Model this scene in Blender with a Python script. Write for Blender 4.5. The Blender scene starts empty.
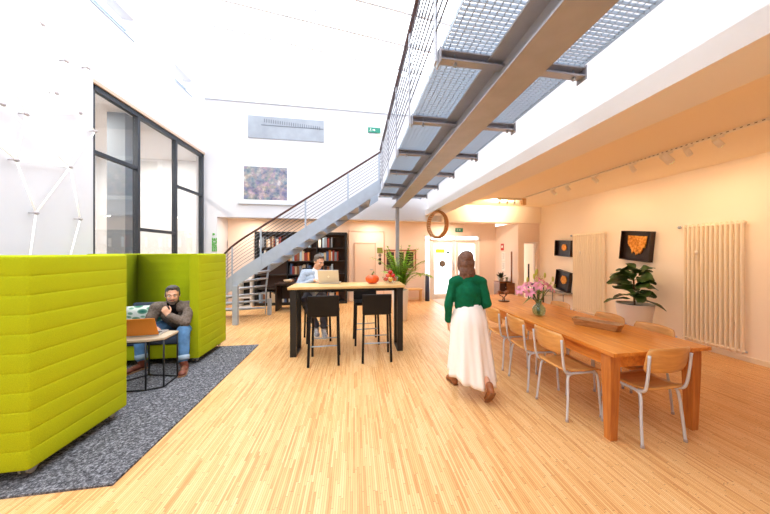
import bpy, bmesh, math, random
from mathutils import Vector, Matrix, noise
V = Vector
PI = math.pi
random.seed(7)
SC = bpy.context.scene
COL = SC.collection

# ------------------------------------------------------------------ materials
def lin(c):
    return tuple(((v/255)/12.92 if v/255 <= .04045 else ((v/255+.055)/1.055)**2.4) for v in c)

class NT:
    def __init__(s, m):
        s.t = m.node_tree; s.n = s.t.nodes; s.l = s.t.links
        s.b = s.n['Principled BSDF']
    def add(s, kind, **kw):
        nd = s.n.new(kind)
        for k, v in kw.items():
            if k in nd.inputs: nd.inputs[k].default_value = v
            else: setattr(nd, k, v)
        return nd
    def link(s, a, b): s.l.new(a, b)
    def ramp(s, stops, fac):
        r = s.n.new('ShaderNodeValToRGB'); e = r.color_ramp.elements
        while len(e) < len(stops): e.new(.5)
        for k, (p, c) in zip(e, stops):
            k.position = p; k.color = (*c, 1)
        s.link(fac, r.inputs['Fac']); return r.outputs['Color']
    def bump(s, h, strength=.3, dist=.01):
        b = s.add('ShaderNodeBump'); b.inputs['Strength'].default_value = strength
        b.inputs['Distance'].default_value = dist
        s.link(h, b.inputs['Height']); s.link(b.outputs['Normal'], s.b.inputs['Normal'])

MATS = {}
def mat(name, rgb, rough=.6, metal=0., var=.0, vscale=8., bump=0., bscale=60., spec=.5, emit=0., trans=0., coat=0.):
    if name in MATS: return MATS[name]
    m = bpy.data.materials.new(name); m.use_nodes = True
    t = NT(m); c = lin(rgb)
    t.b.inputs['Base Color'].default_value = (*c, 1)
    t.b.inputs['Roughness'].default_value = rough
    t.b.inputs['Metallic'].default_value = metal
    t.b.inputs['Specular IOR Level'].default_value = spec
    t.b.inputs['Transmission Weight'].default_value = trans
    t.b.inputs['Coat Weight'].default_value = coat
    if emit:
        t.b.inputs['Emission Color'].default_value = (*c, 1)
        t.b.inputs['Emission Strength'].default_value = emit
    tc = t.add('ShaderNodeTexCoord')
    if var:
        n = t.add('ShaderNodeTexNoise', Scale=vscale, Detail=4.)
        t.link(tc.outputs['Object'], n.inputs['Vector'])
        lo = tuple(max(0, k*(1-var)) for k in c); hi = tuple(min(1, k*(1+var)) for k in c)
        t.link(t.ramp([(.3, lo), (.7, hi)], n.outputs['Fac']), t.b.inputs['Base Color'])
    if bump:
        n = t.add('ShaderNodeTexNoise', Scale=bscale, Detail=3.)
        t.link(tc.outputs['Object'], n.inputs['Vector'])
        t.bump(n.outputs['Fac'], bump)
    MATS[name] = m
    return m

def wood(name, rgb_lo, rgb_hi, scale=(1., 12., 12.), rough=.4, coat=0.):
    m = mat(name, rgb_hi, rough, coat=coat); t = NT(m)
    tc = t.add('ShaderNodeTexCoord'); mp = t.add('ShaderNodeMapping')
    mp.inputs['Scale'].default_value = scale
    t.link(tc.outputs['Object'], mp.inputs['Vector'])
    n = t.add('ShaderNodeTexNoise', Scale=3., Detail=6., Roughness=.6, Distortion=.6)
    t.link(mp.outputs['Vector'], n.inputs['Vector'])
    t.link(t.ramp([(.3, lin(rgb_lo)), (.7, lin(rgb_hi))], n.outputs['Fac']), t.b.inputs['Base Color'])
    t.bump(n.outputs['Fac'], .12, .004)
    return m

def floor_mat():
    """industrial parquet: narrow strips running down the room, every row broken at its own random joints"""
    m = mat('parquet', (225, 180, 125), .40); t = NT(m)
    def M(op, a, b=None):
        n = t.add('ShaderNodeMath', operation=op)
        for i, k in enumerate((a, b)):
            if k is None: continue
            if isinstance(k, (int, float)): n.inputs[i].default_value = k
            else: t.link(k, n.inputs[i])
        return n.outputs[0]
    tc = t.add('ShaderNodeTexCoord'); sp = t.add('ShaderNodeSeparateXYZ'); t.link(tc.outputs['Object'], sp.inputs[0])
    u = M('DIVIDE', sp.outputs['X'], .0145); row = M('FLOOR', u); fu = M('FRACT', u)
    w1 = t.add('ShaderNodeTexWhiteNoise', noise_dimensions='1D'); t.link(row, w1.inputs['W'])
    v = M('ADD', M('DIVIDE', sp.outputs['Y'], .42), M('MULTIPLY', w1.outputs['Value'], 7.)); cell = M('FLOOR', v); fv = M('FRACT', v)
    cb = t.add('ShaderNodeCombineXYZ'); t.link(row, cb.inputs[0]); t.link(cell, cb.inputs[1])
    w2 = t.add('ShaderNodeTexWhiteNoise', noise_dimensions='2D'); t.link(cb.outputs[0], w2.inputs['Vector'])
    mp = t.add('ShaderNodeMapping'); mp.inputs['Scale'].default_value = (9., 1.1, 1.); t.link(tc.outputs['Object'], mp.inputs['Vector'])
    n = t.add('ShaderNodeTexNoise', Scale=4., Detail=4.); t.link(mp.outputs['Vector'], n.inputs['Vector'])
    mixv = M('ADD', M('MULTIPLY', w2.outputs['Value'], .62), M('MULTIPLY', n.outputs['Fac'], .38))
    c = t.ramp([(.10, lin((204, 136, 74))), (.32, lin((227, 171, 109))), (.60, lin((236, 187, 126))), (.90, lin((242, 200, 144)))], mixv)
    j = M('MINIMUM', M('MULTIPLY', M('MINIMUM', fu, M('SUBTRACT', 1., fu)), 1.), M('MULTIPLY', M('MINIMUM', fv, M('SUBTRACT', 1., fv)), 18.))
    jm = M('LESS_THAN', j, .075)
    mx = t.add('ShaderNodeMix', data_type='RGBA', blend_type='MIX'); t.link(M('MULTIPLY', jm, .75), mx.inputs[0])
    t.link(c, mx.inputs[6]); mx.inputs[7].default_value = (*lin((150, 94, 50)), 1)
    t.link(mx.outputs[2], t.b.inputs['Base Color'])
    t.bump(n.outputs['Fac'], .05, .003)
    return m

def rug_mat():
    m = mat('rug_pile', (90, 90, 98), .95, spec=.1); t = NT(m)
    tc = t.add('ShaderNodeTexCoord')
    n = t.add('ShaderNodeTexNoise', Scale=48., Detail=6., Roughness=.85)
    t.link(tc.outputs['Object'], n.inputs['Vector'])
    t.link(t.ramp([(.36, lin((38, 37, 42))), (.5, lin((104, 103, 108))), (.64, lin((190, 188, 194)))], n.outputs['Fac']), t.b.inputs['Base Color'])
    t.bump(n.outputs['Fac'], .8, .02)
    return m

def fabric(name, rgb):
    m = mat(name, rgb, .9, spec=.15); t = NT(m)
    tc = t.add('ShaderNodeTexCoord')
    w = t.add('ShaderNodeTexNoise', Scale=220., Detail=2.)
    t.link(tc.outputs['Object'], w.inputs['Vector'])
    c = lin(rgb)
    t.link(t.ramp([(.3, tuple(k*.8 for k in c)), (.7, tuple(min(1, k*1.15) for k in c))], w.outputs['Fac']), t.b.inputs['Base Color'])
    t.bump(w.outputs['Fac'], .25, .003)
    return m

def glass_mat(name, tint=(1, 1, 1), refl=1.5, gloss=.0):
    """clear pane: see-through with a mirror-like sheen that grows at grazing angles"""
    m = bpy.data.materials.new(name); m.use_nodes = True
    nt = m.node_tree; nt.nodes.remove(nt.nodes['Principled BSDF'])
    out = nt.nodes['Material Output']
    tr = nt.nodes.new('ShaderNodeBsdfTransparent'); tr.inputs['Color'].default_value = (*tint, 1)
    gl = nt.nodes.new('ShaderNodeBsdfGlossy'); gl.inputs['Roughness'].default_value = gloss
    lw = nt.nodes.new('ShaderNodeLayerWeight'); lw.inputs['Blend'].default_value = .5
    pw = nt.nodes.new('ShaderNodeMath'); pw.operation = 'POWER'; pw.inputs[1].default_value = 4.
    nt.links.new(lw.outputs['Facing'], pw.inputs[0])
    f0 = ((refl-1)/(refl+1))**2
    fr = nt.nodes.new('ShaderNodeMath'); fr.operation = 'MULTIPLY_ADD'; fr.inputs[1].default_value = .8*(1-f0); fr.inputs[2].default_value = f0
    nt.links.new(pw.outputs[0], fr.inputs[0])
    mx = nt.nodes.new('ShaderNodeMixShader')
    nt.links.new(fr.outputs[0], mx.inputs[0]); nt.links.new(tr.outputs[0], mx.inputs[1])
    nt.links.new(gl.outputs[0], mx.inputs[2]); nt.links.new(mx.outputs[0], out.inputs[0])
    MATS[name] = m
    return m

def aerial_mat():
    """a printed picture: patchwork of muted blues, greys and pinks"""
    m = mat('aerial_print', (150, 150, 165), .5); t = NT(m)
    tc = t.add('ShaderNodeTexCoord')
    v = t.add('ShaderNodeTexVoronoi', Scale=9.)
    n = t.add('ShaderNodeTexNoise', Scale=5., Detail=8., Roughness=.75)
    t.link(tc.outputs['Object'], v.inputs['Vector']); t.link(tc.outputs['Object'], n.inputs['Vector'])
    c1 = t.ramp([(.32, lin((58, 62, 96))), (.45, lin((120, 126, 146))), (.55, lin((164, 148, 150))), (.68, lin((214, 206, 206)))], n.outputs['Fac'])
    mx = t.add('ShaderNodeMix', data_type='RGBA', blend_type='SOFT_LIGHT'); mx.inputs[0].default_value = .18
    t.link(c1, mx.inputs[6]); t.link(v.outputs['Color'], mx.inputs[7])
    t.link(mx.outputs[2], t.b.inputs['Base Color'])
    return m

def leafprint_mat():
    m = mat('leaf_print', (225, 232, 222), .85, spec=.15); t = NT(m)
    tc = t.add('ShaderNodeTexCoord')
    mp = t.add('ShaderNodeMapping'); mp.inputs['Rotation'].default_value = (.3, .6, .7); mp.inputs['Scale'].default_value = (1., 2.4, 1.6)
    t.link(tc.outputs['Object'], mp.inputs['Vector'])
    w = t.add('ShaderNodeTexVoronoi', Scale=9.)
    t.link(mp.outputs['Vector'], w.inputs['Vector'])
    t.link(t.ramp([(.0, lin((40, 104, 92))), (.34, lin((84, 142, 120))), (.50, lin((150, 186, 160))), (.56, lin((236, 240, 232)))], w.outputs['Distance']), t.b.inputs['Base Color'])
    return m

def gold_mat():
    m = mat('gold_leaf', (226, 150, 48), .38, .55); t = NT(m)
    tc = t.add('ShaderNodeTexCoord'); n = t.add('ShaderNodeTexNoise', Scale=22., Detail=6., Roughness=.8)
    t.link(tc.outputs['Object'], n.inputs['Vector'])
    t.link(t.ramp([(.3, lin((120, 62, 18))), (.5, lin((222, 140, 44))), (.7, lin((255, 206, 110)))], n.outputs['Fac']), t.b.inputs['Base Color'])
    t.bump(n.outputs['Fac'], .8, .02)
    return m

M_WHITE = mat('white_plaster', (220, 219, 224), .8, spec=.2)
M_WARM = mat('cream_plaster', (252, 238, 220), .8, spec=.2)
M_CEIL = mat('warm_ceiling_paint', (255, 240, 214), .85, spec=.15)
M_REAR = mat('rose_plaster', (244, 224, 210), .8, spec=.2)
M_FLOOR = floor_mat(); M_RUG = rug_mat()
M_LIME = fabric('lime_upholstery', (172, 181, 18))
M_SEAT = fabric('slate_upholstery', (74, 82, 100))
M_STEEL = mat('grey_painted_steel', (166, 168, 178), .5, .1, var=.06)
M_STAIR = mat('pale_grey_painted_steel', (162, 173, 189), .5, .1, var=.05)
M_GALV = mat('galvanised_steel', (168, 180, 194), .5, .25)
M_ROD = mat('brushed_rod', (120, 120, 128), .4, .6)
M_HAND = wood('dark_handrail_wood', (58, 34, 32), (96, 58, 50))
M_FRAME = mat('anthracite_frame', (48, 53, 62), .45, .2)
M_BLACK = mat('black_steel', (20, 19, 20), .42)
M_BLEATHER = mat('black_leather', (22, 18, 17), .5, bump=.15, bscale=160., spec=.25)
M_TABLE = wood('honey_pine', (194, 106, 34), (236, 156, 62), (10., .8, 10.), .38, .25)
M_TLEG = wood('honey_pine_upright', (166, 88, 32), (214, 134, 58), (10., 10., .8), .4, .2)
M_PLY = wood('beech_ply', (206, 140, 72), (232, 172, 98), (9., 1., 9.), .35, .2)
M_BARTOP = wood('pale_oak', (216, 164, 96), (242, 204, 140), (.8, 9., 9.), .4, .2)
M_CHAIRF = mat('light_grey_tube', (208, 210, 216), .35, .15)
M_CASTER = mat('clear_caster_plastic', (176, 172, 160), .25, .3)
M_GLASSW = glass_mat('window_glass', (.94, .97, .98), 1.75)
M_GLASSR = glass_mat('roof_glass', (.98, .99, 1.), 1.25, .02)
M_GLASSD = glass_mat('door_glass', (.98, .99, .99), 1.35)
M_VASE = glass_mat('teal_glass', (.80, .95, .91), 1.6)
M_CLEAR = glass_mat('clear_glass', (.95, .97, .97), 1.5)
M_RAD = mat('radiator_enamel', (250, 238, 216), .4)
M_LAMPW = mat('white_lamp_housing', (245, 238, 224), .45)
M_POT = mat('white_planter', (236, 230, 222), .5)
M_SOIL = mat('potting_soil', (60, 42, 30), .95)
M_FIDDLE = mat('fiddle_leaf', (58, 88, 40), .35, var=.35, vscale=10.)
M_PALM = mat('palm_leaf', (152, 198, 56), .5, var=.3, vscale=6.)
M_STEM = mat('plant_stem', (92, 110, 50), .7)
M_BARK = mat('plant_bark', (96, 72, 48), .85, var=.2)
M_SKIN = mat('skin', (226, 170, 138), .5, var=.06, vscale=20.)
M_EYE = mat('eye_white', (232, 228, 224), .25)
M_PUPIL = mat('dark_iris', (34, 24, 20), .2)
M_LIP = mat('lip', (176, 98, 88), .45)
M_JEANS = mat('blue_denim', (84, 126, 168), .85, var=.3, vscale=9., bump=.2, bscale=140.)
M_CUFF = mat('pale_denim_cuff', (164, 186, 204), .85)
M_ALU = mat('silver_aluminium', (206, 204, 202), .32, .75)
M_SCREEN = mat('laptop_screen', (60, 70, 84), .2)
M_ORANGE = mat('orange_laptop_shell', (224, 138, 44), .45)
M_GREEN = mat('sign_green', (84, 168, 62), .5)
M_EXIT = mat('exit_sign_green', (24, 132, 108), .45)
M_RED = mat('red_enamel', (196, 36, 32), .4)
M_PAPER = mat('paper', (244, 240, 232), .7)
M_GOLD = gold_mat(); M_DARKBOX = wood('dark_stained_box', (26, 16, 12), (50, 30, 22))
M_BROWNW = wood('brown_wood', (104, 62, 34), (150, 96, 56))
M_TUBE = mat('glowing_tube', (255, 253, 248), .4, emit=.3)
M_JOINT = mat('grey_joint', (186, 178, 180), .4, .3)

# ------------------------------------------------------------------ mesh builder
class MB:
    def __init__(s): s.v = []; s.f = []; s.sm = []
    def add(s, vs, fs, smooth=False):
        o = len(s.v); s.v += [tuple(p) for p in vs]
        s.f += [tuple(i+o for i in f) for f in fs]; s.sm += [smooth]*len(fs)
        return s
    def box(s, x0, x1, y0, y1, z0, z1):
        vs = [(x, y, z) for z in (z0, z1) for y in (y0, y1) for x in (x0, x1)]
        return s.add(vs, [(0, 2, 3, 1), (4, 5, 7, 6), (0, 1, 5, 4), (2, 6, 7, 3), (0, 4, 6, 2), (1, 3, 7, 5)])
    def obox(s, c, X, Y, Z):
        """box from centre and three half-vectors"""
        c, X, Y, Z = V(c), V(X), V(Y), V(Z)
        vs = [c+X*i+Y*j+Z*k for k in (-1, 1) for j in (-1, 1) for i in (-1, 1)]
        return s.add(vs, [(0, 2, 3, 1), (4, 5, 7, 6), (0, 1, 5, 4), (2, 6, 7, 3), (0, 4, 6, 2), (1, 3, 7, 5)])
    def bar(s, a, b, w, h, up=(0, 0, 1)):
        a, b = V(a), V(b); d = b-a; L = d.length; d.normalize(); u = V(up)
        if abs(d.dot(u)) > .98: u = V((0, 1, 0))
        x = d.cross(u).normalized(); y = x.cross(d)
        return s.obox((a+b)/2, d*(L/2), x*(w/2), y*(h/2))
    def tube(s, pts, r, n=8, closed=False, caps=True):
        pts = [V(p) for p in pts]; m = len(pts)
        rr = r if isinstance(r, (list, tuple)) else [r]*m
        rings = []; nrm = None
        for i, p in enumerate(pts):
            if closed: t = pts[(i+1) % m]-pts[i-1]
            else: t = pts[min(i+1, m-1)]-pts[max(i-1, 0)]
            if t.length < 1e-9: t = V((0, 0, 1))
            t.normalize()
            if nrm is None:
                nrm = t.cross(V((0, 0, 1)))
                if nrm.length < .05: nrm = t.cross(V((1, 0, 0)))
            nrm = nrm - t*nrm.dot(t); nrm.normalize(); b = t.cross(nrm)
            rings.append([p+(nrm*math.cos(2*PI*k/n)+b*math.sin(2*PI*k/n))*rr[i] for k in range(n)])
        vs = [q for g in rings for q in g]; fs = []
        for i in range(m if closed else m-1):
            j = (i+1) % m
            for k in range(n): fs.append((i*n+k, i*n+(k+1) % n, j*n+(k+1) % n, j*n+k))
        s.add(vs, fs, True)
        if caps and not closed:
            o = len(s.v)-len(vs)
            s.f.append(tuple(o+k for k in range(n))[::-1]); s.f.append(tuple(o+(m-1)*n+k for k in range(n))); s.sm += [False, False]
        return s
    def lathe(s, prof, c=(0, 0, 0), n=24, smooth=True):
        c = V(c); vs = []; fs = []; m = len(prof)
        for r, z in prof:
            for k in range(n): vs.append(c+V((r*math.cos(2*PI*k/n), r*math.sin(2*PI*k/n), z)))
        for i in range(m-1):
            for k in range(n): fs.append((i*n+k, i*n+(k+1) % n, (i+1)*n+(k+1) % n, (i+1)*n+k))
        fs.append(tuple(range(n))[::-1]); fs.append(tuple((m-1)*n+k for k in range(n)))
        return s.add(vs, fs, smooth)
    def ell(s, c, rad, R=None, nu=14, nv=9):
        c = V(c); R = R or Matrix.Identity(3); vs = []; fs = []
        for i in range(1, nv):
            a = PI*i/nv
            for k in range(nu):
                b = 2*PI*k/nu
                vs.append(c+R @ V((rad[0]*math.sin(a)*math.cos(b), rad[1]*math.sin(a)*math.sin(b), rad[2]*math.cos(a))))
        for i in range(nv-2):
            for k in range(nu): fs.append((i*nu+k, (i+1)*nu+k, (i+1)*nu+(k+1) % nu, i*nu+(k+1) % nu))
        t = len(vs); vs.append(c+R @ V((0, 0, rad[2]))); vs.append(c-R @ V((0, 0, rad[2])))
        for k in range(nu):
            fs.append((t, k, (k+1) % nu)); fs.append((t+1, (nv-2)*nu+(k+1) % nu, (nv-2)*nu+k))
        return s.add(vs, fs, True)
    def cap(s, a, b, r0, r1, n=14):
        """tapered capsule"""
        a, b = V(a), V(b); d = b-a
        if d.length < 1e-6: return s.ell(a, (r0, r0, r0))
        d.normalize(); u = d.orthogonal().normalized(); w = d.cross(u); rings = []
        for i in range(1, 5):
            t = PI/2*(1-i/4); rings.append((a-d*r0*math.sin(t), r0*math.cos(t)))
        for i in range(0, 4):
            t = PI/2*i/4; rings.append((b+d*r1*math.sin(t), r1*math.cos(t)))
        vs = []; fs = []
        for p, r in rings:
            for k in range(n): vs.append(p+(u*math.cos(2*PI*k/n)+w*math.sin(2*PI*k/n))*r)
        m = len(rings)
        for i in range(m-1):
            for k in range(n): fs.append((i*n+k, i*n+(k+1) % n, (i+1)*n+(k+1) % n, (i+1)*n+k))
        t = len(vs); vs += [a-d*r0, b+d*r1]
        for k in range(n):
            fs.append((t, (k+1) % n, k)); fs.append((t+1, (m-1)*n+k, (m-1)*n+(k+1) % n))
        return s.add(vs, fs, True)
    def prism(s, pts, d):
        """polygon pts (3-D, ccw) extruded by vector d"""
        d = V(d); n = len(pts); a = [V(p) for p in pts]
        vs = a+[p+d for p in a]
        fs = [tuple(range(n))[::-1], tuple(range(n, 2*n))]+[(k, (k+1) % n, n+(k+1) % n, n+k) for k in range(n)]
        return s.add(vs, fs)
    def grid(s, rows, smooth=True, wrap=False):
        m = len(rows); n = len(rows[0]); fs = []
        for i in range(m-1):
            for k in range(n if wrap else n-1): fs.append((i*n+k, i*n+(k+1) % n, (i+1)*n+(k+1) % n, (i+1)*n+k))
        return s.add([p for r in rows for p in r], fs, smooth)
    def build(s, name, material, parent=None, bevel=0., kind=None, seg=2, solid=0.):
        me = bpy.data.meshes.new(name); me.from_pydata(s.v, [], s.f)
        me.polygons.foreach_set('use_smooth', s.sm)
        bm = bmesh.new(); bm.from_mesh(me)
        bmesh.ops.recalc_face_normals(bm, faces=bm.faces)
        if bevel:
            es = [e for e in bm.edges if len(e.link_faces) == 2 and e.calc_face_angle(0) > .6]
            bmesh.ops.bevel(bm, geom=es, offset=bevel, segments=seg, affect='EDGES', profile=.5, clamp_overlap=True)
        bm.to_mesh(me); bm.free()
        me.materials.append(material)
        o = bpy.data.objects.new(name, me); COL.objects.link(o)
        if parent: o.parent = parent
        if kind: o['kind'] = kind
        if solid:
            md = o.modifiers.new('thickness', 'SOLIDIFY'); md.thickness = solid; md.offset = 0
        return o

def tag(o, label, cat, group=None, kind=None):
    o['label'] = label; o['category'] = cat
    if group: o['group'] = group
    if kind: o['kind'] = kind
    return o
def thing(name, label, cat, loc=(0, 0, 0), rz=0., group=None):
    o = bpy.data.objects.new(name, None); COL.objects.link(o)
    o.location = loc; o.rotation_euler = (0, 0, rz); o.empty_display_size = .1
    return tag(o, label, cat, group)
KIDS = {}
def tree_copy(o, parent=None):
    c = o.copy(); COL.objects.link(c)
    if parent: c.parent = parent
    for ch in list(o.children): tree_copy(ch, c)
    return c
def place(first, i, loc, rz, label, group):
    r = first if i == 0 else tree_copy(first)
    r.location = loc; r.rotation_euler = (0, 0, rz); r['label'] = label; r['group'] = group
    return r
def struct(name, mb, m, parent=None, bevel=0.): return mb.build(name, m, parent, bevel, kind='structure')
def arc(c, r, a0, a1, n, z=0.): return [V((c[0]+r*math.cos(a0+(a1-a0)*i/n), c[1]+r*math.sin(a0+(a1-a0)*i/n), z)) for i in range(n+1)]
def smooth_path(pts, n=6):
    """Catmull-Rom through the points"""
    P = [V(p) for p in pts]; P = [P[0]*2-P[1]]+P+[P[-1]*2-P[-2]]; out = []
    for i in range(1, len(P)-2):
        for k in range(n):
            t = k/n; a, b, c, d = P[i-1:i+3]
            out.append(.5*((2*b)+(c-a)*t+(2*a-5*b+4*c-d)*t*t+(3*b-a-3*c+d)*t**3))
    out.append(P[-2]); return out

# ------------------------------------------------------------------ the room
XL, XR, YB, YR = -3.7, 5.5, 7.9, 9.2
YF = -3.0
def roof_z(x): return 5.88-.121*x
struct('floor', MB().box(-7.2, 5.7, YF-.2, 9.4, -.12, 0), M_FLOOR)
# left wall: around the tall window and two clerestory pockets
w = MB()
w.box(XL-.2, XL, YF, 4.80, 0, 5.14); w.box(XL-.2, XL, 4.80, 7.90, 4.05, 5.14)
w.box(XL-.2, XL, YF, 3.2, 5.14, 6.45); w.box(XL-.2, XL, 5.57, 6.69, 5.14, 6.45); w.box(XL-.2, XL, 7.32, 8.1, 5.14, 6.45)
w.box(XL-.2, XL, 3.2, 5.57, 5.50, 6.45); w.box(XL-.2, XL, 6.69, 7.32, 5.50, 6.45)
w.box(XL-.2, XL, 7.90, 9.4, 0, 5.14)
struct('wall_left', w, M_WHITE)
for i, (a, b) in enumerate(((3.2, 5.57), (6.69, 7.32))):
    m = MB(); m.box(XL-.16, XL-.12, a, b, 5.14, 5.19); m.box(XL-.16, XL-.12, a, b, 5.30, 5.32); m.box(XL-.02, XL+.012, a, b, 5.125, 5.14); m.box(XL-.1, XL-.08, a, b, 5.22, 5.235)
    fr = struct(f'window_{i+3}', m, M_GALV)
    MB().box(XL-.17, XL-.165, a, b, 5.14, 5.5).build('pane', M_GLASSD, fr)
# upper wall at the back of the hall, carried over the gallery opening
w = MB(); w.box(-3.7, 2.42, YB, YB+.25, 2.45, 6.5); w.box(-3.7, -3.43, YB, YB+.25, 0, 2.45)
struct('wall_back', w, M_WHITE)
struct('trim_1', MB().box(-3.7, 2.05, YB-.035, YB, 5.40, 5.43), mat('pale_grey_ledge', (206, 210, 216), .7))
struct('wall_rear', MB().box(-3.9, 2.26, YR, YR+.2, 0, 2.75).box(4.22, 4.8, YR, YR+.2, 0, 2.75).box(2.26, 4.22, YR, YR+.2, 2.13, 2.75), M_REAR)
# right wall, rear corner
struct('wall_right', MB().box(XR, XR+.2, YF, 9.4, 0, 3.1), M_WARM)
w = MB(); w.box(4.8, 4.99, 7.8, 7.95, 0, 2.45); w.box(5.42, 5.5, 7.8, 7.95, 0, 2.45); w.box(4.99, 5.42, 7.8, 7.95, 1.86, 2.45); w.box(4.8, 4.95, 7.95, 9.3, 0, 2.45)
struct('wall_corner', w, M_REAR)
struct('ceiling', MB().box(2.4, 5.7, YF-.2, 7.8, 2.91, 3.05), M_CEIL)
struct('ceiling_gallery', MB().box(-3.9, 5.6, YB+.2, 9.4, 2.55, 2.7), M_CEIL)
struct('trim_2', MB().box(2.42, 5.5, 7.72, 8.12, 2.43, 3.0), M_WARM)
# long white beam between hall and alcove, wall above it
w = MB(); w.box(1.955, 2.4, YF, 7.9, 2.60, 2.745); w.box(2.05, 2.4, YF, 7.9, 2.745, 3.2)
struct('beam', w, mat('white_beam_plaster', (240, 236, 236), .8, spec=.2))
struct('wall_upper_right', MB().box(2.05, 2.3, YF, 7.9, 3.2, 6.3), M_WHITE)
struct('wall_front', MB().box(-7.2, 5.7, YF-.2, YF, 0, 6.6), M_WHITE)
for i, (x0, x1, y0, y1) in enumerate(((XR-.018, XR, YF, 7.8), )):
    struct('baseboard_right', MB().box(x0, x1, y0, y1, 0, .07), mat('cream_skirting', (240, 222, 194), .6))
struct('baseboard_rear', MB().box(-2.6, 2.3, YR-.016, YR, 0, .07), mat('cream_skirting', (240, 222, 194), .6))
struct('ground', MB().box(-8, 14, 9.4, 24, -.14, -.02), mat('pale_paving', (206, 202, 196), .9, var=.1))

# glazed roof
m = MB(); x0, x1 = -3.9, 2.3
m.add([(x0, YF, roof_z(x0)), (x1, YF, roof_z(x1)), (x1, 8.15, roof_z(x1)), (x0, 8.15, roof_z(x0))], [(0, 1, 2, 3)])
gl = struct('window_2', m, M_GLASSR)
M_RAFT = mat('white_roof_bar', (236, 238, 240), .6)
for k in range(13):
    y = 7.1-.75*k
    MB().bar((x0, y, roof_z(x0)-.05), (x1, y, roof_z(x1)-.05), .045, .09).build('rafter', M_RAFT, gl)
for y in (6.0, 5.25):
    a = V((-2.67, y, roof_z(-2.67)-.13)); b = V((2.04, y, roof_z(2.04)-.13))
    c = thing('roof_cable', 'taut thin cable strung under the roof glazing, %s' % ('the one nearer the rear wall' if y == 6.0 else 'the one farther from the rear wall'), 'cable', a)
    MB().tube([(0, 0, 0), tuple((b-a)*.5+V((0, 0, -.012))), tuple(b-a)], .006, 6).build('wire', M_ROD, c)
    MB().tube([(0, 0, 0), (-.06, 0, .14)], .007, 6).ell((0, 0, 0), (.018, .018, .018)).build('end_hook', M_ROD, c)
    q = (b-a)*.42
    MB().tube([q, q+V((-.02, 0, .12))], .006, 6).ell(q, (.016, .016, .016)).build('clamp', M_ROD, c)

# tall window on the left with the meeting room behind
wn = MB(); xf0, xf1 = XL-.11, XL-.03
wn.box(xf0, xf1, 4.80, 4.87, 0, 4.0); wn.box(xf0, xf1, 7.82, 7.9, 0, 4.0); wn.box(xf0, xf1, 4.8, 7.9, 3.92, 4.0); wn.box(xf0, xf1, 4.8, 7.9, 0, .08)
wf = struct('window_1', wn, M_FRAME)
for y in (5.73, 6.80): MB().box(xf0, xf1, y-.03, y+.03, .08, 3.92).build('mullion', M_FRAME, wf)
for y0, y1, z in ((4.87, 5.69, 3.02), (5.77, 6.76, 1.96), (6.84, 7.82, 2.97)):
    MB().box(xf0+.005, xf1-.005, y0, y1, z-.028, z+.028).build('transom', M_FRAME, wf)
for y0, y1 in ((4.87, 5.69), (5.77, 6.76), (6.84, 7.82)):
    MB().box(XL-.075, XL-.065, y0, y1, .08, 3.92).build('pane', M_GLASSW, wf)
MB().box(XL-.2, XL-.001, 4.8, 7.9, 4.0, 4.05).build('head_board', mat('beige_board', (206, 180, 158), .7), wf)
w = MB(); w.box(-7.2, -7.0, 2, 9.4, 0, 4.5); w.box(-7.2, XL-.2, 2, 2.2, 0, 4.5); w.box(-7.2, XL-.2, 9.2, 9.4, 0, 4.5)
struct('wall_meeting_room', w, mat('grey_white_plaster', (216, 218, 222), .8))
struct('ceiling_meeting_room', MB().box(-7.2, XL-.2, 2, 9.4, 4.2, 4.4), mat('grey_ceiling', (204, 204, 206), .8))
struct('column_meeting_room', MB().box(-4.6, -4.3, 6.25, 6.55, 0, 4.2), mat('grey_column', (128, 134, 142), .7))

# entrance doors in the rear wall
M_DFR = mat('white_door_frame', (244, 236, 230), .55)
def glazed_door(name, x0, x1, z1, y, fw=.09, split=None):
    f = MB(); f.box(x0, x0+fw, y-.06, y, 0, z1); f.box(x1-fw, x1, y-.06, y, 0, z1); f.box(x0+fw, x1-fw, y-.06, y, z1-fw, z1); f.box(x0+fw, x1-fw, y-.06, y, 0, .16)
    d = struct(name, f, M_DFR)
    MB().box(x0+fw, x1-fw, y-.035, y-.03, .16, z1-fw).build('pane', M_GLASSD, d)
    return d
d1 = glazed_door('door_1', 2.50, 3.34, 1.95, YR+.08, .11)
d2 = glazed_door('door_2', 3.36, 4.17, 1.95, YR+.08, .11)
for d, x in ((d1, 3.27), (d2, 3.43)):
    MB().tube([(x, YR-.05, .95), (x, YR-.05, 1.25)], .014).build('handle', M_GALV, d)
f = MB(); f.box(2.26, 2.30, YR-.02, YR+.1, 0, 2.13); f.box(2.45, 2.50, YR-.02, YR+.1, 0, 2.13); f.box(4.17, 4.22, YR-.02, YR+.1, 0, 2.13)
f.box(2.26, 4.22, YR-.02, YR+.1, 2.09, 2.13); f.box(2.26, 4.22, YR-.02, YR+.1, 1.95, 1.985); f.box(3.33, 3.37, YR-.02, YR+.1, 1.98, 2.1); f.box(2.3, 2.46, YR, YR+.06, .98, 1.02)
sl = struct('window_5', f, M_DFR)
MB().box(2.30, 2.45, YR+.04, YR+.045, .02, 1.96).build('pane', M_GLASSD, sl)
MB().box(2.50, 4.17, YR+.04, YR+.045, 1.985, 2.09).build('transom_pane', M_GLASSD, sl)
# narrow glazed door in the right rear corner
d3 = glazed_door('door_3', 4.99, 5.42, 1.86, 7.93, .035)
# beige door under the stairs
d4 = struct('door_4', MB().box(-3.68, -2.98, YR-.05, YR, 0, 1.93), mat('pale_rose_door', (240, 222, 210), .55))
MB().tube([(-3.06, YR-.05, 1.0), (-3.06, YR-.11, 1.0), (-3.18, YR-.11, 1.0)], .012).build('handle', M_GALV, d4)
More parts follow.
